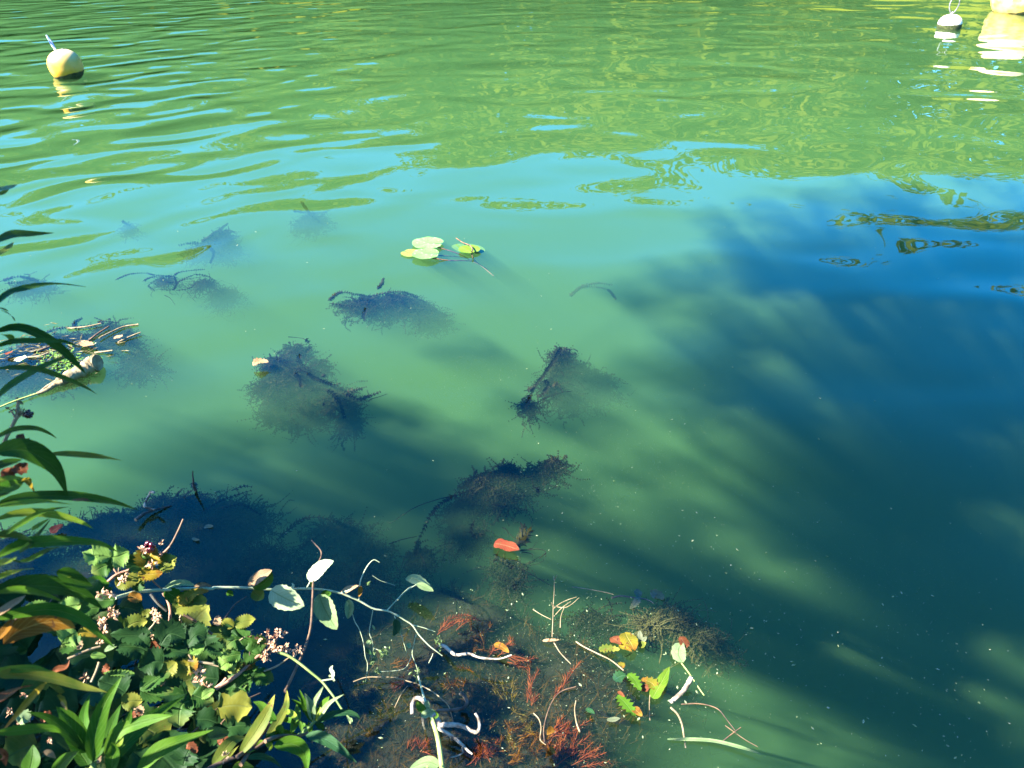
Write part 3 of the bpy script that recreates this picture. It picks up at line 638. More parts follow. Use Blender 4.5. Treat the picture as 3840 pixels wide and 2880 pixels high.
# red and olive milfoil sprigs
def milfoil(k, label, sprigs, m='red', z=-.002, ln=.02):
    t = thing("milfoil", on(*px(k, sprigs[0][0]), -.03), label, "water plant", "red water milfoil clumps")
    for s in sprigs:
        mb = MB(); mb.sm = False; p = [on(*px(k, q), z - .012*(1-i/(len(s)-1))) for i, q in enumerate(s)]
        sp = catmull(p, max(10, int(sum((p[i+1]-p[i]).length for i in range(len(p)-1))/.004)))
        tube(mb, sp[::3]+[sp[-1]], .0013, .0008, 4, len(sp)//3); whorls(mb, sp, ln, .0055, 6, .085, .8)
        mb.build("sprig", {'red': mil_red, 'orange': mil_orange, 'olive': mil_olive}[m], t)
    return t
def jig(box, n, ln=(60, 150), dirn=None):
    out = []
    for i in range(n):
        x, y = R.uniform(box[0], box[2]), R.uniform(box[1], box[3]); a = R.uniform(0, 6.28) if dirn is None else dirn + R.gauss(0, .5); l = R.uniform(*ln)
        dx, dy = math.cos(a)*l, -math.sin(a)*l*.8
        out.append([(x, y), (x+dx*.5+R.gauss(0, 8), y+dy*.5+R.gauss(0, 8)), (x+dx, y+dy)])
    return out
milfoil('7', "pinkish milfoil arching over the bleached stick", [[(840, 410), (950, 295), (1100, 258), (1230, 320)], [(830, 440), (930, 350), (1050, 290)], [(1000, 400), (1090, 320), (1180, 290)], [(900, 400), (1000, 330), (1120, 300)]])
milfoil('7', "orange milfoil tangle under the arching pink sprigs", [[(1050, 450), (1150, 400), (1230, 420)], [(1130, 570), (1180, 450), (1200, 370)], [(1260, 580), (1230, 450), (1150, 370)], [(1020, 430), (1100, 440), (1200, 500)]] + jig((1050, 400, 1280, 580), 8), 'orange')
milfoil('7', "rusty milfoil tuft left of the bleached stick", [[(400, 710), (520, 675), (690, 655)], [(480, 770), (570, 700), (650, 660)], [(420, 740), (520, 720), (620, 690)], [(560, 760), (620, 710), (690, 640)]], 'orange')
milfoil('7', "pink milfoil spikes round the orange leaf by the stick tip", [[(1300, 600), (1420, 565), (1510, 500)], [(1380, 640), (1480, 560), (1500, 470)], [(1300, 640), (1360, 560), (1390, 510)], [(1430, 590), (1490, 540), (1530, 520)]])
milfoil('7', "red milfoil fanning out beyond the stick tip", [[(1500, 640), (1600, 680), (1720, 650)], [(1470, 690), (1550, 710), (1630, 740)], [(1480, 650), (1540, 690), (1570, 730)], [(1500, 630), (1600, 650), (1690, 690)]])
milfoil('7', "upright red milfoil pair right of centre in the weed bed", [[(1690, 1080), (1690, 900), (1755, 765)], [(1650, 1060), (1675, 880), (1670, 740)], [(1690, 1090), (1720, 1030), (1750, 990)]])
milfoil('8', "tall rosy milfoil plume at the dark edge of the bed", [[(170, 1080), (250, 990), (320, 880), (378, 812)], [(240, 1010), (270, 920), (300, 880)], [(160, 1100), (190, 1050), (200, 1020)]])
milfoil('8', "orange-red milfoil thicket in the bottom corner of the bed", [[(180, 1600), (250, 1430), (290, 1300)], [(250, 1590), (330, 1450), (350, 1340)], [(300, 1640), (420, 1580), (525, 1495)], [(350, 1659), (480, 1630), (590, 1610)]] + jig((100, 1330, 420, 1650), 22, (80, 190), .9))
milfoil('7', "scarlet milfoil tuft at the bottom left of the bed", jig((530, 1420, 680, 1520), 9, (60, 130), 1.2))
milfoil('7', "crimson milfoil around the lowest driftwood arm", jig((1060, 1500, 1330, 1650), 16, (60, 150), 1.4) + jig((1240, 1460, 1340, 1540), 5))
milfoil('7', "small red milfoil star crossing the dry stalk", jig((490, 850, 600, 900), 5, (50, 110)))
milfoil('7', "olive milfoil bush between the driftwood and the upright red pair", jig((1380, 900, 1560, 1060), 10, (60, 120), 1.5) + jig((1420, 1150, 1700, 1400), 10, (60, 140)), 'olive')
milfoil('7', "brown-orange milfoil spread beneath the driftwood arms", jig((1100, 1300, 1900, 1640), 30, (70, 170), 1.0) + jig((930, 780, 1180, 950), 8), 'orange')
milfoil('7', "olive-brown milfoil sunk by the hanging twigs", jig((-40, 600, 260, 1200), 22, (60, 140)), 'olive', -.012)

# ---------------------------------------------------------------- driftwood, sticks, stalks
def stick(name, k, pts, z0, z1, r0, r1, m, label, cat="stick", group=None, bump=.12, parent=None, sides=7):
    q = .65 if 'stalk' in name else 1; p = path_z(k, pts, z0, z1); mb = MB(); q *= .58 if name in ('driftwood_stick', 'arm') else 1; tube(mb, p, r0*q, r1*q, sides, len(pts)*6, bump)
    if parent: return mb.build(name, m, parent)
    return tag(mb.build(name, m, origin=p[0]), label, cat, group)
G = "dead sticks and stalks in the water"
stick("driftwood_stick", '7', [(850, 535), (895, 545), (960, 600), (1010, 625), (1120, 615), (1190, 640), (1260, 655), (1400, 660), (1510, 625)], .015, .05, .0085, .003, wood_white, "bleached crooked stick lying among the pink milfoil", "stick", G)
t = thing("driftwood_root", on(*px('7', (830, 1240)), .02), "pale branching driftwood with curling arms, low in the weed bed", "driftwood")
for s, z0, z1, r0, r1, m in (([(600, 1170), (600, 1080), (625, 1025), (670, 1022), (715, 1060), (760, 1130), (830, 1215), (850, 1260)], -.01, .03, .008, .011, wood_white),
        ([(840, 1270), (900, 1265), (1000, 1265), (1080, 1285), (1140, 1320), (1195, 1330), (1215, 1280), (1205, 1210), (1178, 1160)], .03, .05, .0105, .005, wood_white),
        ([(830, 1290), (950, 1360), (1050, 1440), (1110, 1500), (1150, 1530)], .03, .01, .0075, .004, wood_white),
        ([(800, 1150), (860, 1130), (950, 1130), (1060, 1112), (1100, 1060), (1075, 1000), (1035, 970)], .02, .04, .005, .0085, wood_dark),
        ([(700, 1180), (705, 1250), (720, 1310)], .0, -.03, .008, .006, wood_dark), ([(1060, 1470), (1060, 1520), (990, 1555), (930, 1560)], .01, .02, .004, .002, wood_white)):
    stick("arm", '7', s, z0, z1, r0, r1, m, None, parent=t)
t = thing("green_shoot", on(*px('7', (870, 1659)), .1), "yellow-green shoot with small leaves rising past the driftwood", "plant")
mb = MB(); tube(mb, path_z('7', [(880, 1690), (865, 1600), (845, 1450), (820, 1330), (780, 1210)], .12, .10), .0055, .0048, 7); mb.build("stem", stem_yellow, t)
mb = MB(); tube(mb, path_z('7', [(780, 1210), (745, 1130), (712, 1030), (690, 950), (668, 870), (655, 820)], .10, .08), .003, .002, 6); mb.build("stem", stem_pale, t)
for p, w, m in (([(720, 1150), (670, 1100), (640, 1050)], 62, 'mid'), ([(745, 1140), (735, 1080), (745, 1040)], 50, 'palegreen'), ([(680, 1190), (740, 1160), (810, 1135)], 62, 'palegreen'), ([(850, 1640), (740, 1605), (575, 1662)], 85, 'palegreen'), ([(790, 1215), (830, 1180), (800, 1130)], 20, 'mid')):
    air_leaf(t, '7', p, w, m, (on(*px('7', p[0]), .1)-CAM).length, prof=prof_ovate)
stick("dry_stalk", '7', [(60, 870), (180, 830), (320, 828), (450, 832), (560, 865), (640, 888), (760, 945), (850, 1010), (930, 1090), (970, 1210)], .01, .02, .0022, .002, stem_tan, "long dry stalk bending across the olive milfoil to the driftwood", "stalk", G, .05, sides=5)
stick("dry_stalk", '7', [(440, 1105), (490, 1000), (530, 940), (560, 905)], .0, .01, .0018, .0012, stem_tan, "short dry stalk crossing under the long one", "stalk", G, .05, sides=5)
t = thing("dead_plant", on(*px('8', (150, 610))), "bare branching dead stalk standing in the weed bed, forked at its tip", "stalk", G)
for s in ([(150, 615), (155, 500), (160, 350), (168, 210), (162, 130)], [(168, 160), (188, 120)], [(160, 390), (210, 350), (270, 320), (345, 295)], [(165, 450), (230, 380), (300, 330)], [(215, 540), (220, 450), (250, 370)], [(170, 370), (250, 380), (310, 350), (365, 300)], [(160, 380), (145, 340)]):
    mb = MB(); tube(mb, path_z('8', s, .01, .03), .0013, .0007, 5); mb.build("stem" if s[0] == (150, 615) else "twig", stem_tan, t)
stick("dry_stalk", '7', [(1705, 208), (1780, 255), (1870, 300)], .005, .01, .0018, .0012, stem_tan, "straight pale stalk left of the forked dead plant", "stalk", G, .05, sides=5)
stick("dead_stalk", '8', [(165, 660), (215, 740), (300, 830)], .0, .0, .0025, .0015, stem_tan, "short pale stem slanting away below the forked dead plant", "stalk", G, .05, sides=5)
stick("dead_stalk", '8', [(340, 650), (400, 690), (520, 750), (620, 800), (720, 880)], .004, .01, .003, .0025, stem_tan, "pale stem leading into the tangle of fallen leaves", "stalk", G, .05, sides=5)
stick("grass_stalk", '8', [(1130, 750), (1180, 820), (1240, 900), (1300, 990), (1330, 1035), (1362, 1080)], .004, .0, .003, .0018, stem_yellow, "straight green stem sloping away from the brown-tipped leaf", "stalk", G, .02, sides=5)
stick("broken_stick", '8', [(1262, 930), (1235, 985), (1190, 1050), (1130, 1105), (1100, 1130)], .03, -.02, .0062, .005, wood_white, "broken stick poking up beside the lime-green leaf", "stick", G)
stick("curved_stalk", '8', [(1095, 1175), (1150, 1230), (1185, 1310), (1200, 1400), (1215, 1500)], .01, -.03, .0042, .003, stem_tan, "tan curved stalk below the broken stick", "stalk", G, .05)
mb = MB(); p = path_z('8', [(1070, 1430), (1300, 1432), (1450, 1445), (1600, 1480), (1720, 1515), (1830, 1556)], .004, .012); leaf(mb, p, .009, (0, 0, 1), .2, 16, prof_strap)
tag(mb.build("floating_grass", LM['palegreen'], origin=p[0]), "long pale grass blade afloat low right of the weed bed", "leaf")
stick("dead_stalk", '8', [(1180, 1150), (1300, 1145), (1400, 1160), (1480, 1195), (1540, 1270), (1610, 1360)], .0, .008, .0022, .0018, stem_brown, "thin brown stem arching over the cloudy green water", "stalk", G, .05, sides=5)
stick("dead_stalk", '8', [(1505, 1450), (1580, 1390), (1655, 1335)], .004, .012, .0024, .0018, stem_brown, "short brown twig crossing the arching stem", "stalk", G, .05, sides=5)
stick("dead_stalk", '8', [(1530, 1320), (1620, 1385), (1700, 1440), (1790, 1490)], .0, .004, .0015, .0012, stem_brown, "thinnest brown stem running under the crossing twig", "stalk", G, .05, sides=5)
stick("dead_stalk", '8', [(90, 1470), (85, 1330), (140, 1150), (220, 1050), (340, 1010)], -.002, .006, .0022, .002, stem_brown, "dark bent stem rising beside the tall rosy plume", "stalk", G, .05, sides=5)
stick("dead_stalk", '8', [(0, 1220), (45, 1270), (62, 1340), (55, 1430), (100, 1475)], .0, .004, .0022, .0018, stem_tan, "looping tan stem left of the orange-red thicket", "stalk", G, .05, sides=5)
stick("dead_stalk", '8', [(340, 1120), (330, 1200), (345, 1300), (370, 1370)], .0, .004, .002, .0035, stem_tan, "short grey-tan stem hanging below the rosy plume", "stalk", G, .05, sides=5)
stick("dead_stalk", '8', [(935, 1040), (925, 1150), (930, 1280)], .0, -.02, .002, .0015, stem_tan, "upright pale stem under the yellow lobed leaf", "stalk", G, .05, sides=5)
stick("dead_stalk", '8', [(310, 215), (430, 232), (560, 255), (640, 275)], -.004, -.02, .002, .0015, stem_tan, "faint straw sinking left of the pale drowned leaves", "stalk", G, .05, sides=5)
t = thing("forked_twig", on(*px('3', (1410, 410))), "forked dark twig emerging from the water at the weed's corner", "stick", G)
stick("twig", '3', [(1405, 415), (1470, 365), (1520, 340), (1600, 310), (1700, 285), (1780, 265)], .02, .0, .0055, .0025, wood_dark, None, parent=t)
stick("twig", '3', [(1600, 305), (1540, 290), (1500, 270), (1515, 215), (1550, 150), (1560, 125), (1600, 130)], .015, .06, .0035, .004, wood_white, None, parent=t)
stick("dark_shoot", '3', [(2030, 110), (2010, 60), (2003, 0), (1998, -60), (2000, -95)], .0, .08, .005, .0012, wood_dark, "dark pointed shoot standing out of the water by the forked twig", "stick", G)
t = thing("dead_reed", on(*px('5', (1300, 760)), .15), "long thin dark reed leaning across behind the white leaf", "reed", G)
mb = MB(); tube(mb, path_d('5', [(1295, 72), (1340, 120), (1390, 180), (1395, 240), (1350, 340), (1315, 480), (1308, 600), (1300, 780), (1285, 980), (1225, 1190), (1120, 1430), (1020, 1640)], 2.0, 1.62), .0016, .0028, 6, 40, .06); mb.build("stem", stem_brown, t)
t = thing("budded_stem", on(*px('5', (1290, 1440)), .12), "slanting stem with a pale bud beside the rosette of green leaves", "plant")
mb = MB(); tube(mb, path_d('6', [(1080, 145), (1200, 185), (1330, 270), (1480, 390), (1600, 490), (1690, 600), (1760, 695), (1850, 835), (1910, 900), (1945, 990)], 1.62, 1.58), .0028, .0018, 6, 30); mb.build("stem", stem_green, t)
mb = MB(); tube(mb, path_d('6', [(1600, 485), (1680, 470), (1750, 462)], 1.6), .0018, .0014, 5); mb.build("twig", stem_pale, t)
air_leaf(t, '6', [(1725, 460), (1735, 400), (1710, 345), (1735, 300)], 38, 'pale', 1.6, prof=prof_ovate, name='bud')
for p in ([(1750, 465), (1740, 490)], [(1690, 440), (1700, 410)], [(1920, 930), (1950, 990)], [(1935, 920), (1965, 975)], [(1900, 900), (1940, 960)]): air_leaf(t, '6', p, 26, 'palegreen', 1.58, prof=prof_ovate, n=5)

# ---------------------------------------------------------------- debris raft by the log, upper left
k = '2'
t = thing("bleached_log", on(*px(k, (700, 460)), .01), "pale bleached log stub floating in the debris raft", "log")
stick("trunk", k, [(520, 555), (600, 510), (690, 465), (770, 420), (830, 385), (868, 378)], .01, .03, .020, .034, simple_mat("pale_dry_wood", (.12, .09, .045), (.26, .21, .12), 30, .8, 6, bump=.006), None, parent=t, sides=10)
stick("fork", k, [(560, 550), (490, 575), (420, 620), (330, 655)], .015, .005, .012, .006, stem_tan, None, parent=t)
stick("fork", k, [(560, 520), (480, 560), (420, 590), (350, 640)], .015, .005, .010, .003, stem_tan, None, parent=t)
stick("reed_straw", k, [(330, 655), (250, 680), (120, 725), (-40, 790)], .006, .01, .004, .003, stem_yellow, "yellow-green straw trailing from the log towards the left edge", "reed", "straws of the debris raft", sides=5)
for pts, m, lab in (([(1230, 100 -60), (1100, 60), (980, 110), (880, 160)], stem_tan, "fine straw nearest the deep water in the raft"), ([(600, 75), (760, 60), (900, 30)], stem_tan, "pale straw along the upper rim of the raft"),
        ([(780, 190), (870, 120), (970, 55)], stem_brown, "brown straw pointing out of the raft's far side"), ([(840, 290), (930, 280), (1000, 270)], stem_tan, "short straw beside the raft's white fleck"), ([(1050, 200), (1150, 150), (1250, 110)], stem_tan, "thin straw lying over the raft's dark tip"),
        ([(250, 330), (350, 320), (430, 290)], stem_tan, "thick straw in the middle of the raft"), ([(300, 280), (400, 250), (480, 215)], stem_brown, "dark straw behind the raft's thick straw")):
    stick("reed_straw", k, pts, .004, .01, .0045, .003, m, lab, "reed", "straws of the debris raft", sides=5)
weed(k, "weed caught in the debris raft beside the log", [[(390, 120), (500, 80), (660, 60), (850, 50)], [(850, 40), (900, 20), (960, 10), (1040, 30)], [(660, 60), (670, 20), (720, -10)]], masses=[(300, 250, 330, 110, .01), (600, 170, 320, 110, .015), (950, 60, 140, 60, .03), (1080, 140, 110, 60, .02), (200, 480, 330, 90, .03), (600, 400, 160, 70, .01), (120, 340, 200, 90, .01)], mat=weed_dark, dens=1.0)
mb = MB(); mb.sm = False
for i in range(170):
    x, y = R.gauss(520, 260), R.gauss(270, 95)
    if x < -150 or x > 1150: continue
    p = on(*px(k, (x, y)), .003 + .006*R.random()); a = R.gauss(.35, .5); l = R.uniform(.006, .03); v = Vector((math.cos(a), math.sin(a), R.gauss(0, .15)))*l; s = Vector((-v.y, v.x, 0)).normalized()*R.uniform(.0015, .005)
    mb.face([p-v-s*.5, p-v*.2-s, p+v, p+s])
mb.build("raft_litter", foliage_mat("raft_litter", [(.03, .035, .012), (.10, .085, .04), (.26, .22, .13)], 60, .2), kind='stuff')
mb = MB(); mb.sm = False
for i in range(300):
    p = on(*px(k, (R.gauss(560, 110), R.gauss(350, 60))), .004 + .006*R.random()); leaf_quads(mb, p, R.uniform(.004, .010), (Vector((0, 0, 1)) + rnd_dir()*.5).normalized())
mb.build("duckweed", foliage_mat("duckweed_green", [(.05, .12, .02), (.10, .2, .04), (.15, .24, .08)], 60, .3), kind='stuff')
for pts, w, m, lab in (([(720, 190), (770, 215), (830, 225)], 45, 'tan', "pale curled leaf on the raft's crest"), ([(130, 350), (190, 345), (240, 335)], 45, 'pale', "white leaf on the raft near the left edge"), ([(1010, 160), (1060, 150), (1090, 145)], 30, 'tan', "tan scrap at the raft's dark tip"), ([(820, 220), (840, 212), (855, 205)], 16, 'pale', "bright white husk on the raft"), ([(60, 290), (85, 292), (110, 285)], 28, 'red', "pink leaf scrap on the raft")):
    float_leaf(k, pts, w, m, lab, .012, group="litter on the debris raft")

# ---------------------------------------------------------------- fallen leaves on the water
FL = float_leaf
FL('8', [(730, 580), (750, 620), (780, 670), (805, 722)], 125, 'yellow', "large mottled yellow leaf at the back of the leaf tangle", .012)
FL('8', [(680, 682), (730, 695), (785, 728)], 48, 'yellow', "bright yellow narrow leaf under the mottled one")
FL('8', [(620, 615), (660, 640), (700, 672)], 75, 'rust', "brown leaf tucked left of the mottled yellow leaf", .008)
FL('8', [(855, 640), (850, 600), (850, 560)], 42, 'grey', "grey upright leaf right of the mottled yellow leaf", .012)
FL('8', [(850, 655), (880, 635), (905, 610)], 38, 'grey', "grey slanting leaf beside its upright twin", .009)
FL('8', [(840, 690), (868, 675), (898, 655)], 55, 'olive', "olive scrap at the foot of the grey leaves")
FL('8', [(950, 1102), (985, 1040), (1030, 960), (1085, 850)], 92, 'lime', "long lime-green leaf lying flat, right of the leaf tangle", .010, prof_strap, .03)
FL('8', [(1195, 820), (1160, 760), (1165, 700), (1195, 660)], 120, 'palegreen', "pale green oval leaf at the top of the straight stem", .008)
FL('8', [(1225, 700), (1195, 650), (1165, 612)], 75, 'rust', "reddish brown leaf overlapping the pale oval one", .012)
FL('8', [(980, 1030), (940, 980), (860, 950)], 85, 'yellow', "yellow lobed leaf left of the lime-green leaf", .012, serr=.22)
FL('8', [(862, 1040), (900, 1020), (935, 1010)], 60, 'rust', "dark brown leaf beneath the yellow lobed leaf", .004)
FL('8', [(790, 1172), (825, 1205), (868, 1245)], 62, 'orange', "orange-brown leaf at the bottom of the leaf tangle", .01)
FL('8', [(675, 1045), (700, 1068), (728, 1092)], 30, 'rust', "small rusty leaf in the middle of the tangle")
FL('8', [(670, 1080), (740, 1150), (815, 1250)], 85, 'mid', "ragged green leaf reaching the orange-brown one", .006, serr=.35)
FL('8', [(755, 905), (810, 960), (855, 1045)], 75, 'mid', "torn dark green leaf beside the yellow lobed leaf", .01, serr=.35)
FL('8', [(520, 715), (600, 705), (690, 715)], 60, 'olive', "yellowish torn leaf on the near side of the mottled one", .008, serr=.3)
FL('8', [(640, 960), (690, 930), (740, 920)], 90, 'blue', "dull green sunken leaf under the tangle", -.004, serr=.2)
FL('8', [(585, 1275), (640, 1272), (695, 1262)], 40, 'grey', "pale pointed leaf alone below the tangle")
FL('8', [(420, 1185), (450, 1200), (490, 1230)], 40, 'blue', "small bluish leaf left of the pale pointed one")
FL('8', [(940, 292), (985, 275), (1042, 315)], 75, 'grey', "pale drowned leaf on the right end of its twig", -.004, serr=.15)
FL('8', [(860, 290), (830, 265), (800, 250)], 62, 'grey', "pale drowned leaf at the head of the twig", -.010)
FL('8', [(835, 295), (820, 340), (770, 390)], 60, 'grey', "pale drowned leaf hanging to the speckled hump", -.006, serr=.2)
stick("dead_twig", '8', [(625, 302), (700, 288), (800, 300), (900, 315), (960, 345)], -.002, -.01, .0028, .002, wood_dark, "dark twig joining the three pale drowned leaves", "stick", G, .05, sides=5)
FL('8', [(690, 815), (705, 835), (720, 860)], 45, 'yellow', "tiny bright yellow petal-like scrap in the tangle", .015, serr=.3)
FL('8', [(170, 1360), (140, 1370), (110, 1400)], 60, 'orange', "curled orange leaf above the red thicket", .03, fold=.8)
FL('8', [(135, 1490), (155, 1515), (170, 1550)], 34, 'orange', "small orange leaf under the curled one", .02)
FL('7', [(1345, 525), (1420, 550), (1485, 605)], 62, 'orange', "light orange leaf among the pink milfoil spikes", .02)
FL('7', [(1790, 495), (1860, 490), (1945, 485)], 30, 'tan', "tan strip of leaf at the right of the weed bed", .006)
FL('t', [(1255, 1070), (1330, 1085), (1420, 1110), (1515, 1145)], 105, 'red', "rust-red oblong leaf floating alone beneath the weed arm", .01, prof_strap, .04)
FL('3', [(525, 552), (580, 505), (652, 462)], 72, 'red', "pinkish red leaf at the left end of the dark weed", .012)
FL('w', [(130, 472), (200, 450), (295, 435)], 62, 'tan', "pinkish brown curled leaf beside the big weed mound", .015, serr=.25, fold=.5)
FL('3', [(2115, 490), (2160, 480), (2212, 485)], 40, 'grey', "pale drowned scrap below the forked twig", -.004)
FL('3', [(1990, 600), (2030, 620), (2070, 625)], 28, 'grey', "small pale drowned leaf in the navy water", -.002)
FL('t', [(330, 1438), (420, 1440), (520, 1500), (620, 1566)], 100, 'palegreen', "pale green leaf tilted at the end of its twig over dark weed", .05)
mb = MB(); p = path_z('t', [(250, 1655), (310, 1590), (380, 1530), (460, 1508)], .09, .05); tube(mb, p, .002, .0015, 5)
tag(mb.build("twig", stem_pale, origin=p[0]), "thin pale twig holding up the tilted green leaf", "twig")

# flecks of scum, seeds and froth on the water
mb = MB(); mb.sm = False
for i in range(1500):
    if i < 800: x, y = R.uniform(0, 2212), R.uniform(480, 1659)
    elif i < 1200: x = R.uniform(1100, 2150); y = 1050 + (x-1100)*.45 + R.gauss(60, 120)
    else: x, y = R.gauss(1250, 260), R.gauss(1420, 160)
    if y > 1690 or y < 430: continue
    p = on(*px('o', (x, y)), .0015); s = min(.006, R.expovariate(1/.0012)+.0006); leaf_quads(mb, p, s, (Vector((0, 0, 1))+rnd_dir()*.15).normalized())
for i in range(3600):
    x, y = (R.uniform(950, 2100), 0) if i < 2200 else (R.gauss(1250, 200), R.gauss(1420, 110))
    if i < 2200: y = 880 + (x-1100)*.38 + R.gauss(0, 75) + 60*math.sin(x*.011)
    if y > 1690: continue
    leaf_quads(mb, on(*px('o', (x, y)), .0012), R.uniform(.0005, .0012), Vector((0, 0, 1)))
mb.build("floating_flecks", foliage_mat("flecks", [(.10, .16, .06), (.20, .24, .12), (.34, .36, .26)], 300, .2), kind='stuff')

# ---------------------------------------------------------------- overhanging leafy branch
t = thing("leafy_branch", path_d('3', [(1200, 1220)], 1.72)[0], "long pale branch with white-backed leaves reaching over the water", "branch")
B1 = path_d('3', [(1195, 1222), (1300, 1190), (1420, 1160), (1560, 1148), (1700, 1138), (1860, 1132), (2000, 1126), (2200, 1128)], 1.70, 1.78)
B2 = path_d('5', [(300, 562), (600, 565), (850, 583), (1050, 585), (1240, 572), (1450, 590), (1620, 630), (1790, 700), (1940, 782), (2080, 805), (2200, 862)], 1.80, 1.92)
B3 = path_d('7', [(440, 250), (520, 300), (600, 352), (660, 440), (750, 535), (820, 590), (875, 632)], 1.94, 1.98)
mb = MB(); tube(mb, B1+B2+B3, .0036, .0013, 7, 90, .04); mb.build("stem", stem_pale, t)
for k, p, d0, d1, r in (('5', [(1600, 625), (1680, 590), (1760, 560)], 1.86, 1.86, .0025), ('5', [(1785, 690), (1795, 600), (1800, 500), (1830, 420), (1880, 330), (1940, 275), (2000, 300)], 1.88, 1.9, .0016), ('5', [(1240, 570), (1265, 530), (1285, 490)], 1.83, 1.83, .002),
        ('7', [(370, 215), (440, 140), (530, 50), (640, -20)], 1.93, 1.97, .0016), ('7', [(240, 215), (225, 300), (208, 420), (235, 500), (240, 560), (225, 690)], 1.9, 1.95, .0011), ('7', [(50, 240), (75, 320), (120, 400), (155, 520), (170, 640), (190, 700), (185, 800), (172, 875)], 1.88, 1.95, .0011),
        ('7', [(240, 560), (290, 580), (340, 610)], 1.93, 1.93, .0009), ('7', [(435, 265), (480, 380), (510, 470), (550, 610)], 1.94, 1.98, .0011), ('7', [(610, 352), (700, 375), (810, 412)], 1.96, 1.97, .0012), ('7', [(635, 440), (615, 530), (600, 620), (640, 730), (655, 810)], 1.96, 1.99, .0011), ('7', [(600, 620), (540, 740), (430, 770), (300, 778)], 1.99, 2.0, .0009),
        ('5', [(1930, 440), (2010, 490), (2100, 520), (2160, 540)], 1.92, 1.94, .0008), ('7', [(750, 700), (780, 640), (790, 610)], 1.98, 1.98, .0009)):
    mb = MB(); tube(mb, path_d(k, p, d0, d1), r, r*.7, 5); mb.build("twig", stem_pale, t)
AL = lambda *a, **kw: air_leaf(t, *a, **{**dict(prof=prof_ovate, serr=.04), **kw})
CAMUP = (CAM - on(1080, 2230)).normalized()
SL = (SUN*.75 + CAMUP*.6).normalized()
AL('5', [(870, 585), (960, 640), (1080, 700), (1220, 757)], 210, 'pale', 1.80, up=SL)
AL('5', [(1275, 500), (1320, 440), (1420, 340), (1525, 285)], 140, 'pale', 1.83, up=SL)
AL('5', [(1372, 632), (1410, 740), (1480, 870), (1560, 997)], 185, 'palegreen', 1.84, up=CAMUP)
AL('5', [(640, 552), (730, 470), (800, 425), (885, 382)], 105, 'tan', 1.79); AL('5', [(680, 553), (780, 530), (845, 470), (880, 400)], 120, 'mid', 1.80)
AL('5', [(690, 588), (740, 640), (795, 682)], 120, 'olive', 1.80); AL('5', [(1680, 685), (1685, 790), (1668, 888)], 85, 'palegreen', 1.88)
AL('5', [(1410, 670), (1450, 640), (1500, 615)], 95, 'mid', 1.85); AL('5', [(1600, 625), (1680, 580), (1785, 540)], 62, 'tan', 1.86); AL('5', [(1800, 545), (1800, 600), (1785, 660)], 42, 'orange', 1.87); AL('5', [(1085, 560), (1105, 545), (1090, 515)], 26, 'pale', 1.82)
AL('3', [(1705, 1140), (1790, 1200), (1870, 1230), (1970, 1145)], 130, 'mid', 1.75); AL('3', [(1700, 1128), (1800, 1082), (1920, 1068), (2020, 1095)], 60, 'palegreen', 1.75, up=SL); AL('3', [(2010, 1118), (2090, 1085), (2200, 1102)], 42, 'tan', 1.77)
AL('5', [(1290, 490), (1300, 530), (1310, 565)], 40, 'lime', 1.84); AL('5', [(410, 620), (445, 625), (480, 650)], 60, 'mid', 1.81)
AL('7', [(8, 180), (30, 220), (12, 292)], 60, 'palegreen', 1.88); AL('7', [(440, 295), (460, 370), (425, 455)], 60, 'blue', 1.94); AL('7', [(450, 340), (480, 380), (490, 430)], 46, 'palegreen', 1.95); AL('7', [(235, 350), (250, 380), (260, 395)], 18, 'palegreen', 1.93); AL('7', [(180, 500), (205, 510), (225, 495)], 45, 'palegreen', 1.92); AL('7', [(165, 575), (195, 590), (225, 620)], 32, 'blue', 1.93); AL('7', [(550, 520), (570, 540), (565, 570)], 40, 'palegreen', 1.96); AL('7', [(640, -25), (720, 10), (795, 40)], 60, 'palegreen', 1.97)
def seeds(k, c, n, sp, d):
    mb = MB(); mb.sm = False
    for i in range(n):
        p = at(*px(k, (c[0]+R.gauss(0, sp), c[1]+R.gauss(0, sp))), d+R.gauss(0, .01))
        for j in range(4): leaf_quads(mb, p+rnd_dir()*.002, .004*R.uniform(.7, 1.4))
    return mb.build("seed_head", LM['palegreen'], t)
for k, c, n, sp, d in (('7', (340, 600), 18, 25, 1.94), ('7', (230, 660), 10, 20, 1.95), ('7', (172, 868), 6, 8, 1.96), ('7', (285, 775), 7, 14, 2.0), ('7', (620, 790), 10, 25, 1.99), ('7', (855, 500), 10, 25, 1.97), ('5', (1880, 520), 4, 10, 1.92)): seeds(k, c, n, sp, d)

# ---------------------------------------------------------------- tall narrow-leaved plants at the left edge
def tall_plant(xk, y0, y1, d, label, leaves):
    b = at(-170, y0, d); t = thing("willowherb", Vector((b.x-.45, b.y-.12, .2)), label, "plant", "narrow-leaved plants at the left edge")
    mb = MB(); tube(mb, [Vector((b.x-.45, b.y-.12, .12)), at(-330, (y0+y1)/2, d), at(-110, y1, d)], .006, .004, 7, 12); mb.build("stem", stem_green, t)
    for lf in leaves:
        k, p, w, m = lf[:4]; air_leaf(t, k, p, w, m, d+R.uniform(-.06, .02), d+R.uniform(.0, .12), **(lf[4] if len(lf) > 4 else {}))
    for i in range(10):                     # leaves of the same stem outside the picture
        y = y1 + (y0-y1)*i/10; s = -1 if i % 3 else 0; p = at(-280, y, d); v = Vector((-R.uniform(.06, .12), R.uniform(-.1, .1), R.uniform(-.04, .05)))
        mb = MB(); leaf(mb, [p, p+v*.6+Vector((0, 0, .025)), p+v*1.2], .024, rnd_dir()*.4+Vector((0, 0, 1)), n=8); mb.build("leaf", LM['mid'], t)
    return t
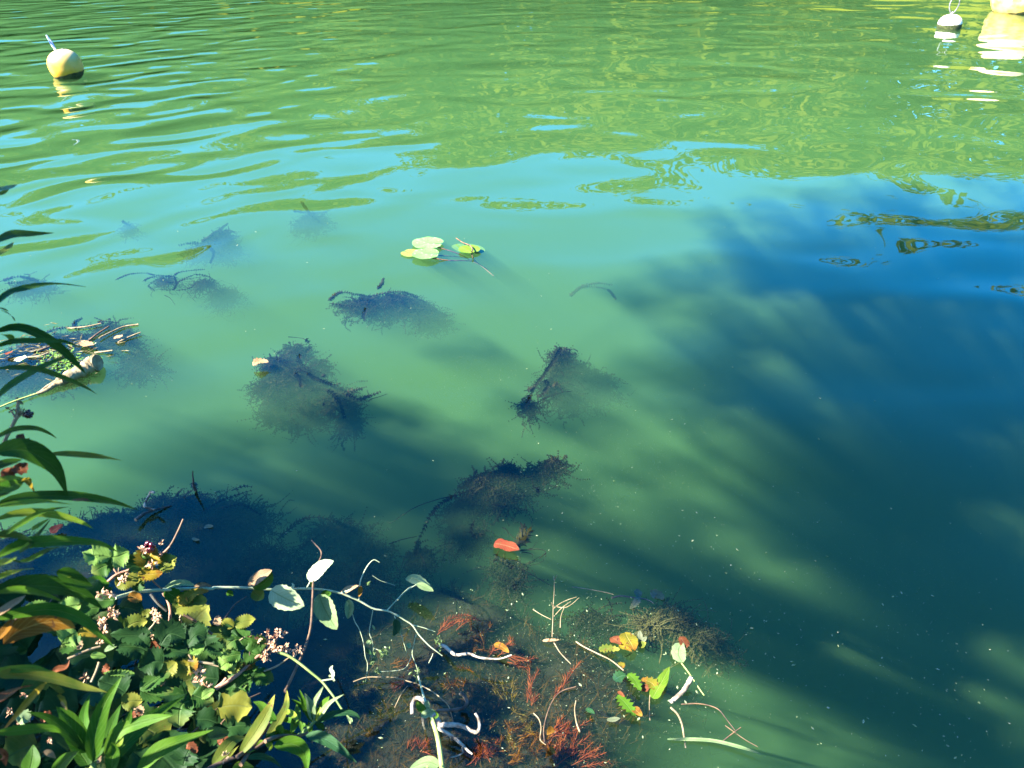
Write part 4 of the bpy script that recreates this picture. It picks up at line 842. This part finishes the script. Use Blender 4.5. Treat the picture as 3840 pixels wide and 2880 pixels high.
tall_plant(0, 2000, 650, .98, "tall plant whose topmost narrow leaves arch over the milky water", [
 ('1', [(-60, 45), (60, 20), (180, -20)], 62, 'palegreen'), ('1', [(-60, 80), (20, 70), (100, 20)], 50, 'lime'), ('1', [(-70, 590), (120, 500), (320, 490), (560, 480)], 80, 'dark'), ('1', [(-20, 710), (70, 650), (145, 572)], 72, 'lime'), ('1', [(-80, 1260), (60, 1130), (180, 1080), (420, 1025), (640, 1012), (890, 1038)], 84, 'dark'),
 ('1', [(-10, 1255), (50, 1275), (90, 1295)], 22, 'dark'), ('1', [(10, 1280), (110, 1335), (160, 1402)], 34, 'dark'), ('2', [(-60, 110), (150, 70), (350, 130), (550, 265), (680, 390), (770, 485)], 82, 'dark'), ('2', [(-60, 250), (120, 195), (350, 188), (560, 190), (722, 248)], 54, 'dark')])
tall_plant(0, 2300, 1350, .93, "plant with drooping dark blades beside the debris raft", [
 ('2', [(-60, 440), (150, 428), (380, 455), (600, 530), (760, 600), (862, 662)], 66, 'dark'), ('2', [(-40, 710), (90, 590), (280, 470), (480, 370), (690, 305)], 70, 'mid'), ('2', [(490, 350), (560, 330), (645, 252)], 34, 'orange'), ('2', [(-60, 1060), (120, 975), (300, 962), (420, 1000), (512, 1057)], 48, 'dark'),
 ('2', [(-70, 1180), (150, 1150), (330, 1200), (500, 1340), (605, 1575)], 175, 'dark', dict(prof=prof_lance)), ('2', [(420, 1192), (600, 1190), (800, 1205), (950, 1225), (1082, 1247)], 50, 'olive'), ('2', [(-60, 1460), (120, 1425), (250, 1405)], 95, 'lime'), ('2', [(200, 1415), (260, 1440), (308, 1528)], 52, 'yellow'), ('2', [(-60, 1330), (60, 1270), (200, 1240)], 70, 'dark'), ('2', [(-50, 1600), (60, 1530), (200, 1420)], 90, 'dark'), ('2', [(40, 130), (80, 160), (120, 210)], 80, 'lime')])
tall_plant(0, 2700, 1750, .90, "leafiest plant at the left edge with a brown-streaked blade over the dark weed", [
 ('2', [(-60, 1650), (200, 1575), (600, 1565), (900, 1600), (1080, 1640), (1225, 1692)], 84, 'dark'), ('3', [(740, 215), (900, 210), (1060, 225)], 45, 'rust'), ('3', [(-60, 280), (250, 235), (480, 225), (760, 255)], 62, 'lime'), ('3', [(-60, 425), (150, 355), (400, 340), (650, 380), (850, 440), (972, 508)], 80, 'lime'), ('3', [(60, 570), (200, 470), (450, 330), (732, 275)], 65, 'mid'), ('3', [(-40, 580), (120, 565), (345, 632)], 76, 'olive'),
 ('3', [(-60, 820), (200, 680), (500, 645), (800, 640), (1050, 665), (1215, 742)], 120, 'mid'), ('3', [(-60, 920), (100, 830), (172, 798)], 105, 'lime'), ('3', [(-60, 1040), (150, 955), (345, 918)], 86, 'lime'), ('3', [(100, 820), (250, 850), (520, 720), (700, 690)], 60, 'mid'), ('3', [(200, 760), (330, 640), (530, 400)], 50, 'dark'), ('3', [(330, 520), (400, 470), (520, 395)], 40, 'lime'), ('3', [(-40, 130), (120, 60), (250, 10)], 120, 'mid')])
tall_plant(0, 3000, 2200, .95, "plant with broad dark and orange blades in the lower left", [
 ('3', [(-60, 1150), (250, 1100), (560, 1105), (850, 1180), (1062, 1335)], 190, 'dark'), ('3', [(-40, 1180), (200, 1150), (450, 1190), (660, 1265)], 100, 'mid'), ('3', [(-60, 1450), (250, 1375), (550, 1345), (850, 1440), (1010, 1580), (1195, 1745)], 115, 'mid'), ('3', [(30, 1700), (200, 1565), (450, 1480), (640, 1485), (785, 1532)], 200, 'orange'), ('3', [(-40, 1420), (120, 1300), (265, 1195)], 110, 'tan'), ('3', [(-20, 1660), (60, 1550), (145, 1425)], 86, 'orange'), ('3', [(585, 950), (700, 1000), (830, 1060), (965, 1105)], 150, 'dark'), ('3', [(700, 1010), (800, 1010), (915, 1020)], 60, 'lime'), ('3', [(890, 1090), (1000, 1030), (1140, 1078)], 90, 'mid'),
 ('4', [(-60, 710), (250, 685), (550, 735), (850, 820), (1110, 875)], 140, 'olive'), ('4', [(-60, 645), (200, 635), (380, 630), (545, 662)], 66, 'lime'), ('4', [(480, 770), (330, 925), (180, 1100), (0, 1305)], 62, 'yellow'), ('4', [(-60, 1000), (150, 860), (345, 800)], 140, 'rust'), ('4', [(-60, 1300), (250, 1265), (520, 1250), (650, 1295)], 84, 'mid'), ('4', [(500, 780), (620, 880), (700, 1060)], 80, 'olive'), ('4', [(630, 970), (665, 1010), (692, 1062)], 24, 'tan'), ('4', [(-60, 1500), (30, 1520), (60, 1640)], 80, 'rust')])
t = thing("dead_bramble_spray", at(*px('2', (40, 1110)), 1.05), "bare bleached spray with one dark berry at the left edge", "dead plant")
for p, r in (([(20, 1160), (50, 1060), (90, 980), (130, 900), (150, 850), (155, 780), (168, 715)], .0024), ([(135, 870), (120, 840), (95, 800)], .0015), ([(140, 890), (165, 860), (200, 832)], .0015), ([(155, 830), (200, 828), (240, 820)], .0013), ([(160, 790), (175, 795), (190, 798)], .001), ([(70, 1110), (110, 1070), (160, 1050)], .0015)):
    mb = MB(); tube(mb, path_d('2', p, 1.05), r, r*.7, 5, None, .1); mb.build("twig", stem_tan, t)
def berry(c, r, m, parent, n=18):
    mb = MB()
    for i in range(n):
        v = rnd_dir()*r*.7; rows = []; uvs = []
        for a in range(5):
            th = math.pi*a/4; rows.append([c+v+Vector((math.sin(th)*math.cos(q)*r*.42, math.sin(th)*math.sin(q)*r*.42, math.cos(th)*r*.42)) for q in [math.pi*z/3 for z in range(6)]]); uvs.append([(0, 0)]*6)
        mb.grid(rows, uvs, close=True)
    return mb.build("berry", m, parent)
berry_black = simple_mat("berry_black", (.008, .005, .01), (.02, .01, .015), 30, .2, spec=.6); berry_red = simple_mat("berry_dark_red", (.10, .005, .012), (.05, .004, .01), 60, .2, spec=.6)
berry(at(*px('2', (253, 833)), 1.05), .0052, berry_black, t)
def floret(c, s, parent, nm="flower_head", m=None):
    mb = MB(); mb.sm = False
    for i in range(14):
        d = rnd_dir(); o = d.orthogonal().normalized()*s*.16; p = c + d*s*.2; q = c + d*s*R.uniform(.7, 1.2) + rnd_dir()*s*.25; mb.face([p-o, (p+q)/2-o*1.4+rnd_dir()*s*.1, q, (p+q)/2+o*1.4])
    return mb.build(nm, m or dry_flower, parent)
for c in ((95, 795), (165, 712), (205, 828), (185, 798)): floret(at(*px('2', c), 1.05), .006, t, m=stem_tan)
for p, w in (([(140, 1030), (190, 1050), (230, 1060)], 60), ([(215, 1060), (245, 1090), (280, 1075)], 60), ([(130, 1290), (180, 1330), (250, 1270)], 100), ([(10, 1340), (70, 1370), (135, 1390)], 90)): air_leaf(t, '2', p, w, 'rust', 1.05, prof=prof_ovate, serr=.15, wave=.12, name='dead_leaf')

# ---------------------------------------------------------------- willow-like sprigs at the bottom
t = thing("leafy_shoot", at(*px('4', (970, 1700)), 1.22), "bright narrow-leaved shoot fanning up in the bottom left corner", "plant", "young shoots along the bottom edge")
mb = MB(); tube(mb, path_d('4', [(960, 1900), (965, 1750), (965, 1580), (960, 1500)], 1.24, 1.22), .006, .003, 7); mb.build("stem", stem_green, t)
for p, w, m in (([(960, 1590), (985, 1320), (1080, 1010), (1262, 712)], 140, 'mid'), ([(945, 1550), (890, 1310), (870, 1100), (937, 888)], 96, 'mid'), ([(900, 1500), (790, 1340), (690, 1150), (588, 1022)], 175, 'mid'), ([(880, 1480), (700, 1290), (500, 1140), (278, 1078)], 84, 'dark'), ([(1080, 1520), (1220, 1290), (1450, 1190), (1640, 1140), (1795, 1112)], 110, 'mid'), ([(1130, 1640), (1300, 1400), (1600, 1110), (1925, 908)], 130, 'mid'), ([(1090, 1450), (1140, 1260), (1255, 995)], 115, 'dark'), ([(1220, 1310), (1330, 1180), (1367, 1045)], 62, 'dark'),
        ([(1240, 1450), (1235, 1280), (1270, 1140)], 90, 'lime'), ([(1420, 1720), (1620, 1500), (1850, 1390), (2215, 1262)], 140, 'mid'), ([(300, 1720), (335, 1570), (345, 1415)], 140, 'dark'), ([(540, 1720), (690, 1570), (820, 1490)], 105, 'dark'), ([(930, 1650), (830, 1500), (640, 1245)], 115, 'dark'), ([(960, 1600), (1060, 1430), (1260, 1270)], 90, 'dark'), ([(450, 1490), (520, 1510), (580, 1560)], 50, 'tan'), ([(1150, 1720), (1170, 1500), (1160, 1390)], 110, 'mid')):
    air_leaf(t, '4', p, w, m, 1.22, 1.22+R.uniform(-.05, .08))
t = thing("leafy_shoot", at(*px('6', (200, 1520)), 1.42), "spreading shoot with speckled olive leaves beside the navy water", "plant", "young shoots along the bottom edge")
for p in ([(150, 1600), (350, 1480), (600, 1380), (800, 1290), (930, 1200), (1000, 1080), (1060, 960)], [(600, 1385), (760, 1250), (980, 980)], [(640, 1480), (780, 1270), (980, 1000)], [(930, 1200), (1090, 1140), (1320, 1135), (1440, 1100)]):
    mb = MB(); tube(mb, path_d('6', p, 1.42, 1.47), .0038, .002, 6); mb.build("stem", stem_brown, t)
for p, w, m in (([(620, 1370), (840, 1060), (960, 850), (1045, 645)], 140, 'olive'), ([(930, 1190), (1080, 980), (1180, 780), (1187, 585)], 100, 'olive'), ([(1065, 965), (960, 870), (880, 770), (788, 732)], 100, 'mid'), ([(1320, 955), (1220, 860), (1105, 855)], 66, 'lime'), ([(1440, 1032), (1250, 958), (1080, 950), (935, 1012)], 62, 'mid'), ([(1235, 1105), (1290, 960), (1310, 850), (1300, 755)], 95, 'mid'), ([(925, 1200), (1050, 1140), (1180, 1108), (1318, 1118)], 105, 'mid'),
        ([(1030, 1258), (1250, 1235), (1400, 1340), (1430, 1570)], 165, 'mid'), ([(1405, 1130), (1600, 1160), (1800, 1280), (2018, 1455)], 125, 'blue'), ([(690, 1405), (850, 1378), (1000, 1415), (1135, 1515)], 66, 'blue'), ([(540, 1570), (650, 1485), (800, 1505)], 90, 'lime'), ([(300, 1500), (450, 1300), (560, 1190), (710, 1152)], 130, 'olive'), ([(260, 1170), (380, 1110), (500, 1090)], 190, 'brdark'), ([(930, 1200), (980, 1250), (995, 1310)], 90, 'lime'), ([(710, 1340), (860, 1230), (940, 1195)], 70, 'lime'), ([(1340, 960), (1360, 1040), (1355, 1090)], 40, 'mid'), ([(300, 1500), (440, 1430), (620, 1250)], 80, 'olive'), ([(1130, 1000), (1100, 1080), (1090, 1130)], 90, 'mid')):
    air_leaf(t, '6', p, w, m, 1.43, 1.43+R.uniform(-.04, .08))
floret(at(*px('6', (445, 1390)), 1.42), .010, t, 'dead_leaf', LM['tan'])
t = thing("leafy_shoot", at(*px('6', (1480, 1100)), 1.5), "rosette of upright slender leaves around a pale bud", "plant", "young shoots along the bottom edge")
mb = MB(); tube(mb, path_d('6', [(1300, 1150), (1420, 1060), (1500, 980), (1560, 900), (1580, 840)], 1.5), .003, .0025, 6); mb.build("stem", stem_green, t)
for p, w, m in (([(1490, 975), (1400, 770), (1338, 585)], 66, 'mid'), ([(1500, 960), (1460, 770), (1398, 632)], 86, 'palegreen'), ([(1495, 965), (1515, 750), (1628, 533)], 66, 'palegreen'), ([(1490, 965), (1400, 810), (1238, 695)], 66, 'mid'), ([(1520, 975), (1600, 860), (1700, 740), (1865, 642)], 60, 'palegreen'), ([(1570, 840), (1640, 740), (1692, 665)], 76, 'mid'), ([(1490, 1005), (1650, 915), (1850, 862), (2000, 890), (2058, 960)], 80, 'blue'), ([(1445, 975), (1460, 1040), (1455, 1102)], 66, 'mid'), ([(1530, 995), (1600, 1030), (1632, 1072)], 62, 'dark'), ([(1500, 930), (1530, 860), (1580, 820), (1610, 850)], 60, 'lime'), ([(1520, 960), (1560, 900), (1600, 850)], 36, 'lime'), ([(1480, 960), (1440, 860), (1310, 655)], 40, 'dark')):
    air_leaf(t, '6', p, w, m, 1.5, 1.5+R.uniform(-.03, .05))

# ---------------------------------------------------------------- brambles along the bank
def leaflet(parent, k, p, w, m, d, **kw):
    w *= 1.2; return air_leaf(parent, k, p, w, m, d, **{**dict(prof=prof_ovate, serr=.13, n=20, wave=.07, fold=.3, name='leaf'), **kw})
def heads(parent, k, spots, d, s=.009):
    for c in spots: floret(at(*px(k, c), d+R.gauss(0, .01)), s*R.uniform(.8, 1.3), parent)
t = thing("bramble", at(*px('3', (1150, 1000)), 1.72), "bramble cane with bright three-part leaves above the navy water", "bramble", "brambles on the bank")
for p, r, m in (([(1110, 1060), (1180, 1000), (1230, 970), (1320, 940), (1420, 905), (1500, 860), (1600, 810), (1690, 760), (1760, 690)], .0028, stem_pink), ([(1755, 695), (1790, 640), (1850, 520), (1885, 440), (1900, 405)], .0022, stem_brown), ([(1170, 905), (1200, 950), (1220, 975)], .0018, stem_pink), ([(1240, 860), (1230, 920), (1225, 960)], .001, stem_tan), ([(1760, 690), (1690, 800), (1560, 930), (1440, 1050)], .0018, stem_brown), ([(1540, 990), (1600, 1060), (1680, 1130)], .0018, stem_brown)):
    mb = MB(); tube(mb, path_d('3', p, 1.72), r, r*.8, 6, None, .05); mb.build("stem", m, t)
for p, w, m in (([(1150, 800), (1020, 780), (940, 790), (850, 750)], 170, 'brlime'), ([(1150, 800), (1230, 790), (1340, 740)], 170, 'brlime'), ([(1185, 880), (1100, 890), (1030, 920), (948, 970)], 150, 'bramble'), ([(1480, 930), (1420, 850), (1420, 740)], 150, 'bramble'), ([(1520, 920), (1540, 800), (1620, 700)], 180, 'yellow'), ([(1640, 910), (1720, 870), (1835, 795)], 160, 'olive'), ([(1430, 960), (1540, 980), (1685, 960)], 110, 'yellow'), ([(1200, 1100), (1300, 1050), (1480, 1000)], 120, 'olive'), ([(1400, 1150), (1450, 1070), (1500, 1040)], 110, 'bramble')):
    leaflet(t, '3', p, w, m, 1.70)
heads(t, '3', [(1250, 1010), (1290, 1000), (1270, 1040), (1370, 1080), (1590, 870), (1560, 880), (1660, 770), (1490, 720)], 1.69)
berry(at(*px('3', (1545, 695)), 1.69), .0115, berry_red, t, 26); heads(t, '3', [(1500, 735), (1560, 735), (1680, 650)], 1.69, .007)
t = thing("bramble", at(*px('5', (560, 1430)), 1.68), "bramble with a spray of dried pinkish flower heads over the water", "bramble", "brambles on the bank")
for p, r, m in (([(300, 1610), (430, 1535), (540, 1455), (640, 1370), (720, 1290), (800, 1230)], .004, stem_pink), ([(300, 1610), (370, 1550), (410, 1500)], .0035, stem_pink), ([(790, 1260), (880, 1170), (930, 1100), (960, 1030)], .0018, stem_pink), ([(660, 1180), (720, 1150), (780, 1080)], .0015, stem_pink), ([(650, 1320), (655, 1220), (665, 1100)], .0013, stem_brown), ([(550, 1110), (600, 1075), (640, 1060)], .0015, stem_tan), ([(800, 1430), (930, 1380), (1060, 1290)], .002, stem_tan), ([(10, 1320), (150, 1335), (330, 1380)], .002, stem_tan)):
    mb = MB(); tube(mb, path_d('5', p, 1.66), r, r*.7, 6, None, .05); mb.build("stem", m, t)
for p, w, m in (([(600, 1200), (520, 1100), (380, 1190)], 170, 'bramble'), ([(660, 1220), (740, 1150), (835, 1150)], 140, 'bramble'), ([(590, 1230), (680, 1250), (775, 1290)], 160, 'bramble'), ([(560, 1250), (460, 1270), (360, 1300)], 150, 'bramble'), ([(520, 1290), (430, 1330), (340, 1400)], 170, 'brlime'), ([(500, 1310), (480, 1390), (440, 1450)], 140, 'olive'), ([(680, 1490), (590, 1530), (520, 1600), (540, 1640)], 200, 'bramble'), ([(680, 1450), (660, 1410), (720, 1370)], 120, 'bramble'), ([(690, 1490), (790, 1500), (905, 1530)], 140, 'bramble'), ([(200, 1100), (100, 1070), (0, 1150)], 170, 'brdark'), ([(185, 1165), (100, 1205), (15, 1245)], 76, 'brlime'), ([(400, 1230), (290, 1200), (190, 1180)], 90, 'brdark'),
        ([(490, 968), (420, 930), (355, 905)], 76, 'olive'), ([(500, 960), (600, 920), (718, 890)], 110, 'olive'), ([(490, 985), (450, 1030), (420, 1110)], 150, 'brdark'), ([(600, 1420), (660, 1340), (710, 1350)], 90, 'orange')):  # the dark leaflet here has a shadow put into its colour
    leaflet(t, '5', p, w, m, 1.66)
heads(t, '5', [(840, 1030), (950, 1015), (1020, 1035), (940, 1050), (900, 1090), (840, 1080), (830, 1130), (870, 1150), (920, 1200), (870, 1210), (820, 1220), (800, 1270), (830, 1290), (650, 1070), (740, 1100), (1010, 1180), (1050, 1220), (1000, 1210), (1120, 1240), (1150, 1200), (880, 1180), (800, 1240), (900, 1130)], 1.66, .0085)
t = thing("bramble", at(*px('3', (1900, 1300)), 1.75), "bramble with yellowing leaves under the pale branch", "bramble", "brambles on the bank")
for p, r, m in (([(1755, 1700), (1760, 1500), (1765, 1350), (1740, 1250), (1690, 1170)], .0035, stem_pink), ([(1480, 1620), (1590, 1500), (1610, 1450)], .002, stem_tan), ([(1600, 1430), (1680, 1500), (1780, 1560)], .002, stem_tan), ([(1870, 1380), (2000, 1450), (2200, 1600)], .0035, stem_brown), ([(1930, 1620), (1870, 1450), (1880, 1400)], .0025, stem_tan), ([(1560, 1180), (1640, 1280), (1730, 1360)], .003, wood_dark)):
    mb = MB(); tube(mb, path_d('3', p, 1.76), r, r*.8, 6, None, .05); mb.build("stem", m, t)
for p, w, m in (([(1850, 1300), (1930, 1240), (2020, 1170), (2165, 1148)], 80, 'yellow'), ([(1790, 1350), (1900, 1310), (2050, 1270), (2150, 1240)], 160, 'olive'), ([(1860, 1290), (1900, 1240), (1930, 1210)], 90, 'yellow'), ([(1700, 1560), (1820, 1600), (1940, 1640)], 190, 'brdark'), ([(1940, 1640), (2040, 1580), (2130, 1600)], 150, 'brdark'), ([(1480, 1420), (1530, 1380), (1570, 1370)], 60, 'olive'), ([(1290, 1540), (1400, 1480), (1530, 1460)], 120, 'olive')):
    leaflet(t, '3', p, w, m, 1.74)
heads(t, '3', [(1600, 1340), (1590, 1370), (1610, 1400), (1640, 1400), (1610, 1450)], 1.72, .007)
t = thing("bramble", at(*px('3', (1100, 1300)), 1.66), "low bramble thicket filling the bank below the dark blades", "bramble", "brambles on the bank")
for p, w, m in (([(1200, 1240), (1080, 1250), (970, 1260)], 110, 'bramble'), ([(1180, 1290), (1080, 1270), (960, 1240)], 70, 'palegreen'), ([(840, 1290), (720, 1310), (600, 1330)], 130, 'brlime'), ([(1030, 1320), (900, 1340), (760, 1350)], 120, 'bramble'), ([(520, 1320), (380, 1310), (230, 1340)], 80, 'brlime'), ([(1330, 1190), (1400, 1220), (1470, 1250)], 80, 'orange')):
    leaflet(t, '3', p, w, m, 1.64)
for p, w, m in (([(640, 360), (720, 290), (800, 250)], 160, 'brlime'), ([(800, 270), (900, 250), (1020, 300)], 60, 'yellow'), ([(1540, 450), (1400, 400), (1180, 400)], 180, 'brdark'), ([(1560, 320), (1420, 290), (1140, 270)], 130, 'brdark'), ([(1660, 390), (1760, 270), (1920, 320)], 190, 'brdark'), ([(1930, 400), (2040, 280), (2140, 320)], 130, 'brdark'), ([(1960, 470), (2050, 420), (2120, 390)], 66, 'brlime'), ([(1950, 470), (1800, 450), (1650, 490)], 110, 'brdark'), ([(1700, 560), (1580, 560), (1430, 620)], 190, 'brdark'), ([(1400, 690), (1240, 680), (1070, 675)], 50, 'brlime'), ([(1460, 850), (1600, 900), (1820, 850)], 120, 'bramble'), ([(1450, 850), (1600, 750), (1850, 600)], 110, 'bramble'), ([(1260, 1000), (1350, 970), (1480, 960)], 120, 'olive'), ([(2000, 950), (1880, 1020), (1850, 1240)], 230, 'bramble'), ([(1990, 900), (2080, 930), (2212, 980)], 150, 'bramble'), ([(1950, 880), (1780, 880), (1620, 920)], 190, 'brdark'), ([(2080, 940), (2160, 880), (2230, 850)], 60, 'brlime'),
        ([(1300, 880), (1180, 800), (1020, 750)], 200, 'brdark'), ([(940, 490), (1010, 495), (1100, 505)], 50, 'brlime'), ([(1080, 450), (1150, 410), (1220, 390)], 40, 'palegreen'), ([(180, 1180), (240, 1140), (300, 1180)], 100, 'palegreen'), ([(1830, 560), (1750, 650), (1740, 740)], 120, 'olive'), ([(1920, 640), (1970, 600), (2040, 640)], 130, 'yellow'), ([(830, 270), (700, 400), (640, 380)], 100, 'bramble')):
    leaflet(t, '4', p, w, m, 1.55)
air_leaf(t, '4', [(540, 670), (600, 630), (680, 610), (722, 535)], 52, 'rust', 1.5, name='dead_leaf')
for p in ([(1030, 560), (1000, 650), (945, 770)], [(700, 530), (900, 440), (1040, 400)], [(1950, 540), (2060, 560), (2212, 580)], [(1960, 480), (1990, 550)]):
    mb = MB(); tube(mb, path_d('4', p, 1.55), .0025, .002, 6); mb.build("stem", stem_tan, t)
heads(t, '3', [(1040, 1180), (1130, 1180), (1150, 1200), (1150, 1360), (1180, 1390), (1200, 1380), (1160, 1420), (1060, 1480), (1090, 1540), (1060, 1560), (250, 1440), (200, 1440)], 1.62)
heads(t, '4', [(2060, 680), (2100, 640), (2130, 820), (1700, 1020), (2060, 740)], 1.55)
# shaded undergrowth of bramble leaves beneath, out of the sun
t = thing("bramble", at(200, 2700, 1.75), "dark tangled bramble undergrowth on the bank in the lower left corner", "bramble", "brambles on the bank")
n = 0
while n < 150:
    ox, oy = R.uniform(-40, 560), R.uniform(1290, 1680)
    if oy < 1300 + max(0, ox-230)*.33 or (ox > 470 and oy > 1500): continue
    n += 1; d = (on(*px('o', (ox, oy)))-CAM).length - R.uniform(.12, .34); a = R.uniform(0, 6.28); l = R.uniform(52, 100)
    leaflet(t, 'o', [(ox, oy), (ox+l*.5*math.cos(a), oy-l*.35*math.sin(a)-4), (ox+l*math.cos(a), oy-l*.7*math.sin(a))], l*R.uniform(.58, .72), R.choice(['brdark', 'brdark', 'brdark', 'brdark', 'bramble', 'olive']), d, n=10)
for i in range(40):
    ox, oy = R.uniform(-40, 480), R.uniform(1340, 1680); d = (on(*px('o', (ox, oy)))-CAM).length - R.uniform(.05, .3); a = R.gauss(.6, .6); l = R.uniform(60, 170)
    mb = MB(); tube(mb, path_d('o', [(ox, oy), (ox+l*.5*math.cos(a), oy-l*.5*math.sin(a)+R.gauss(0, 8)), (ox+l*math.cos(a), oy-l*math.sin(a))], d, d+.05), .002, .0013, 5); mb.build("stem", R.choice([stem_tan, stem_brown, stem_brown]), t)
heads(t, 'o', [(R.uniform(0, 330), R.uniform(1330, 1650)) for i in range(16)], 1.6, .007)
for i in range(14):
    ox, oy = R.uniform(0, 480), R.uniform(1330, 1650); a = R.uniform(0, 6.28); air_leaf(t, 'o', [(ox, oy), (ox+12*math.cos(a), oy-14), (ox+24*math.cos(a), oy-8+10*math.sin(a))], 14, R.choice(['rust', 'tan', 'rust']), 1.58, prof=prof_ovate, serr=.15, wave=.15, name='dead_leaf')
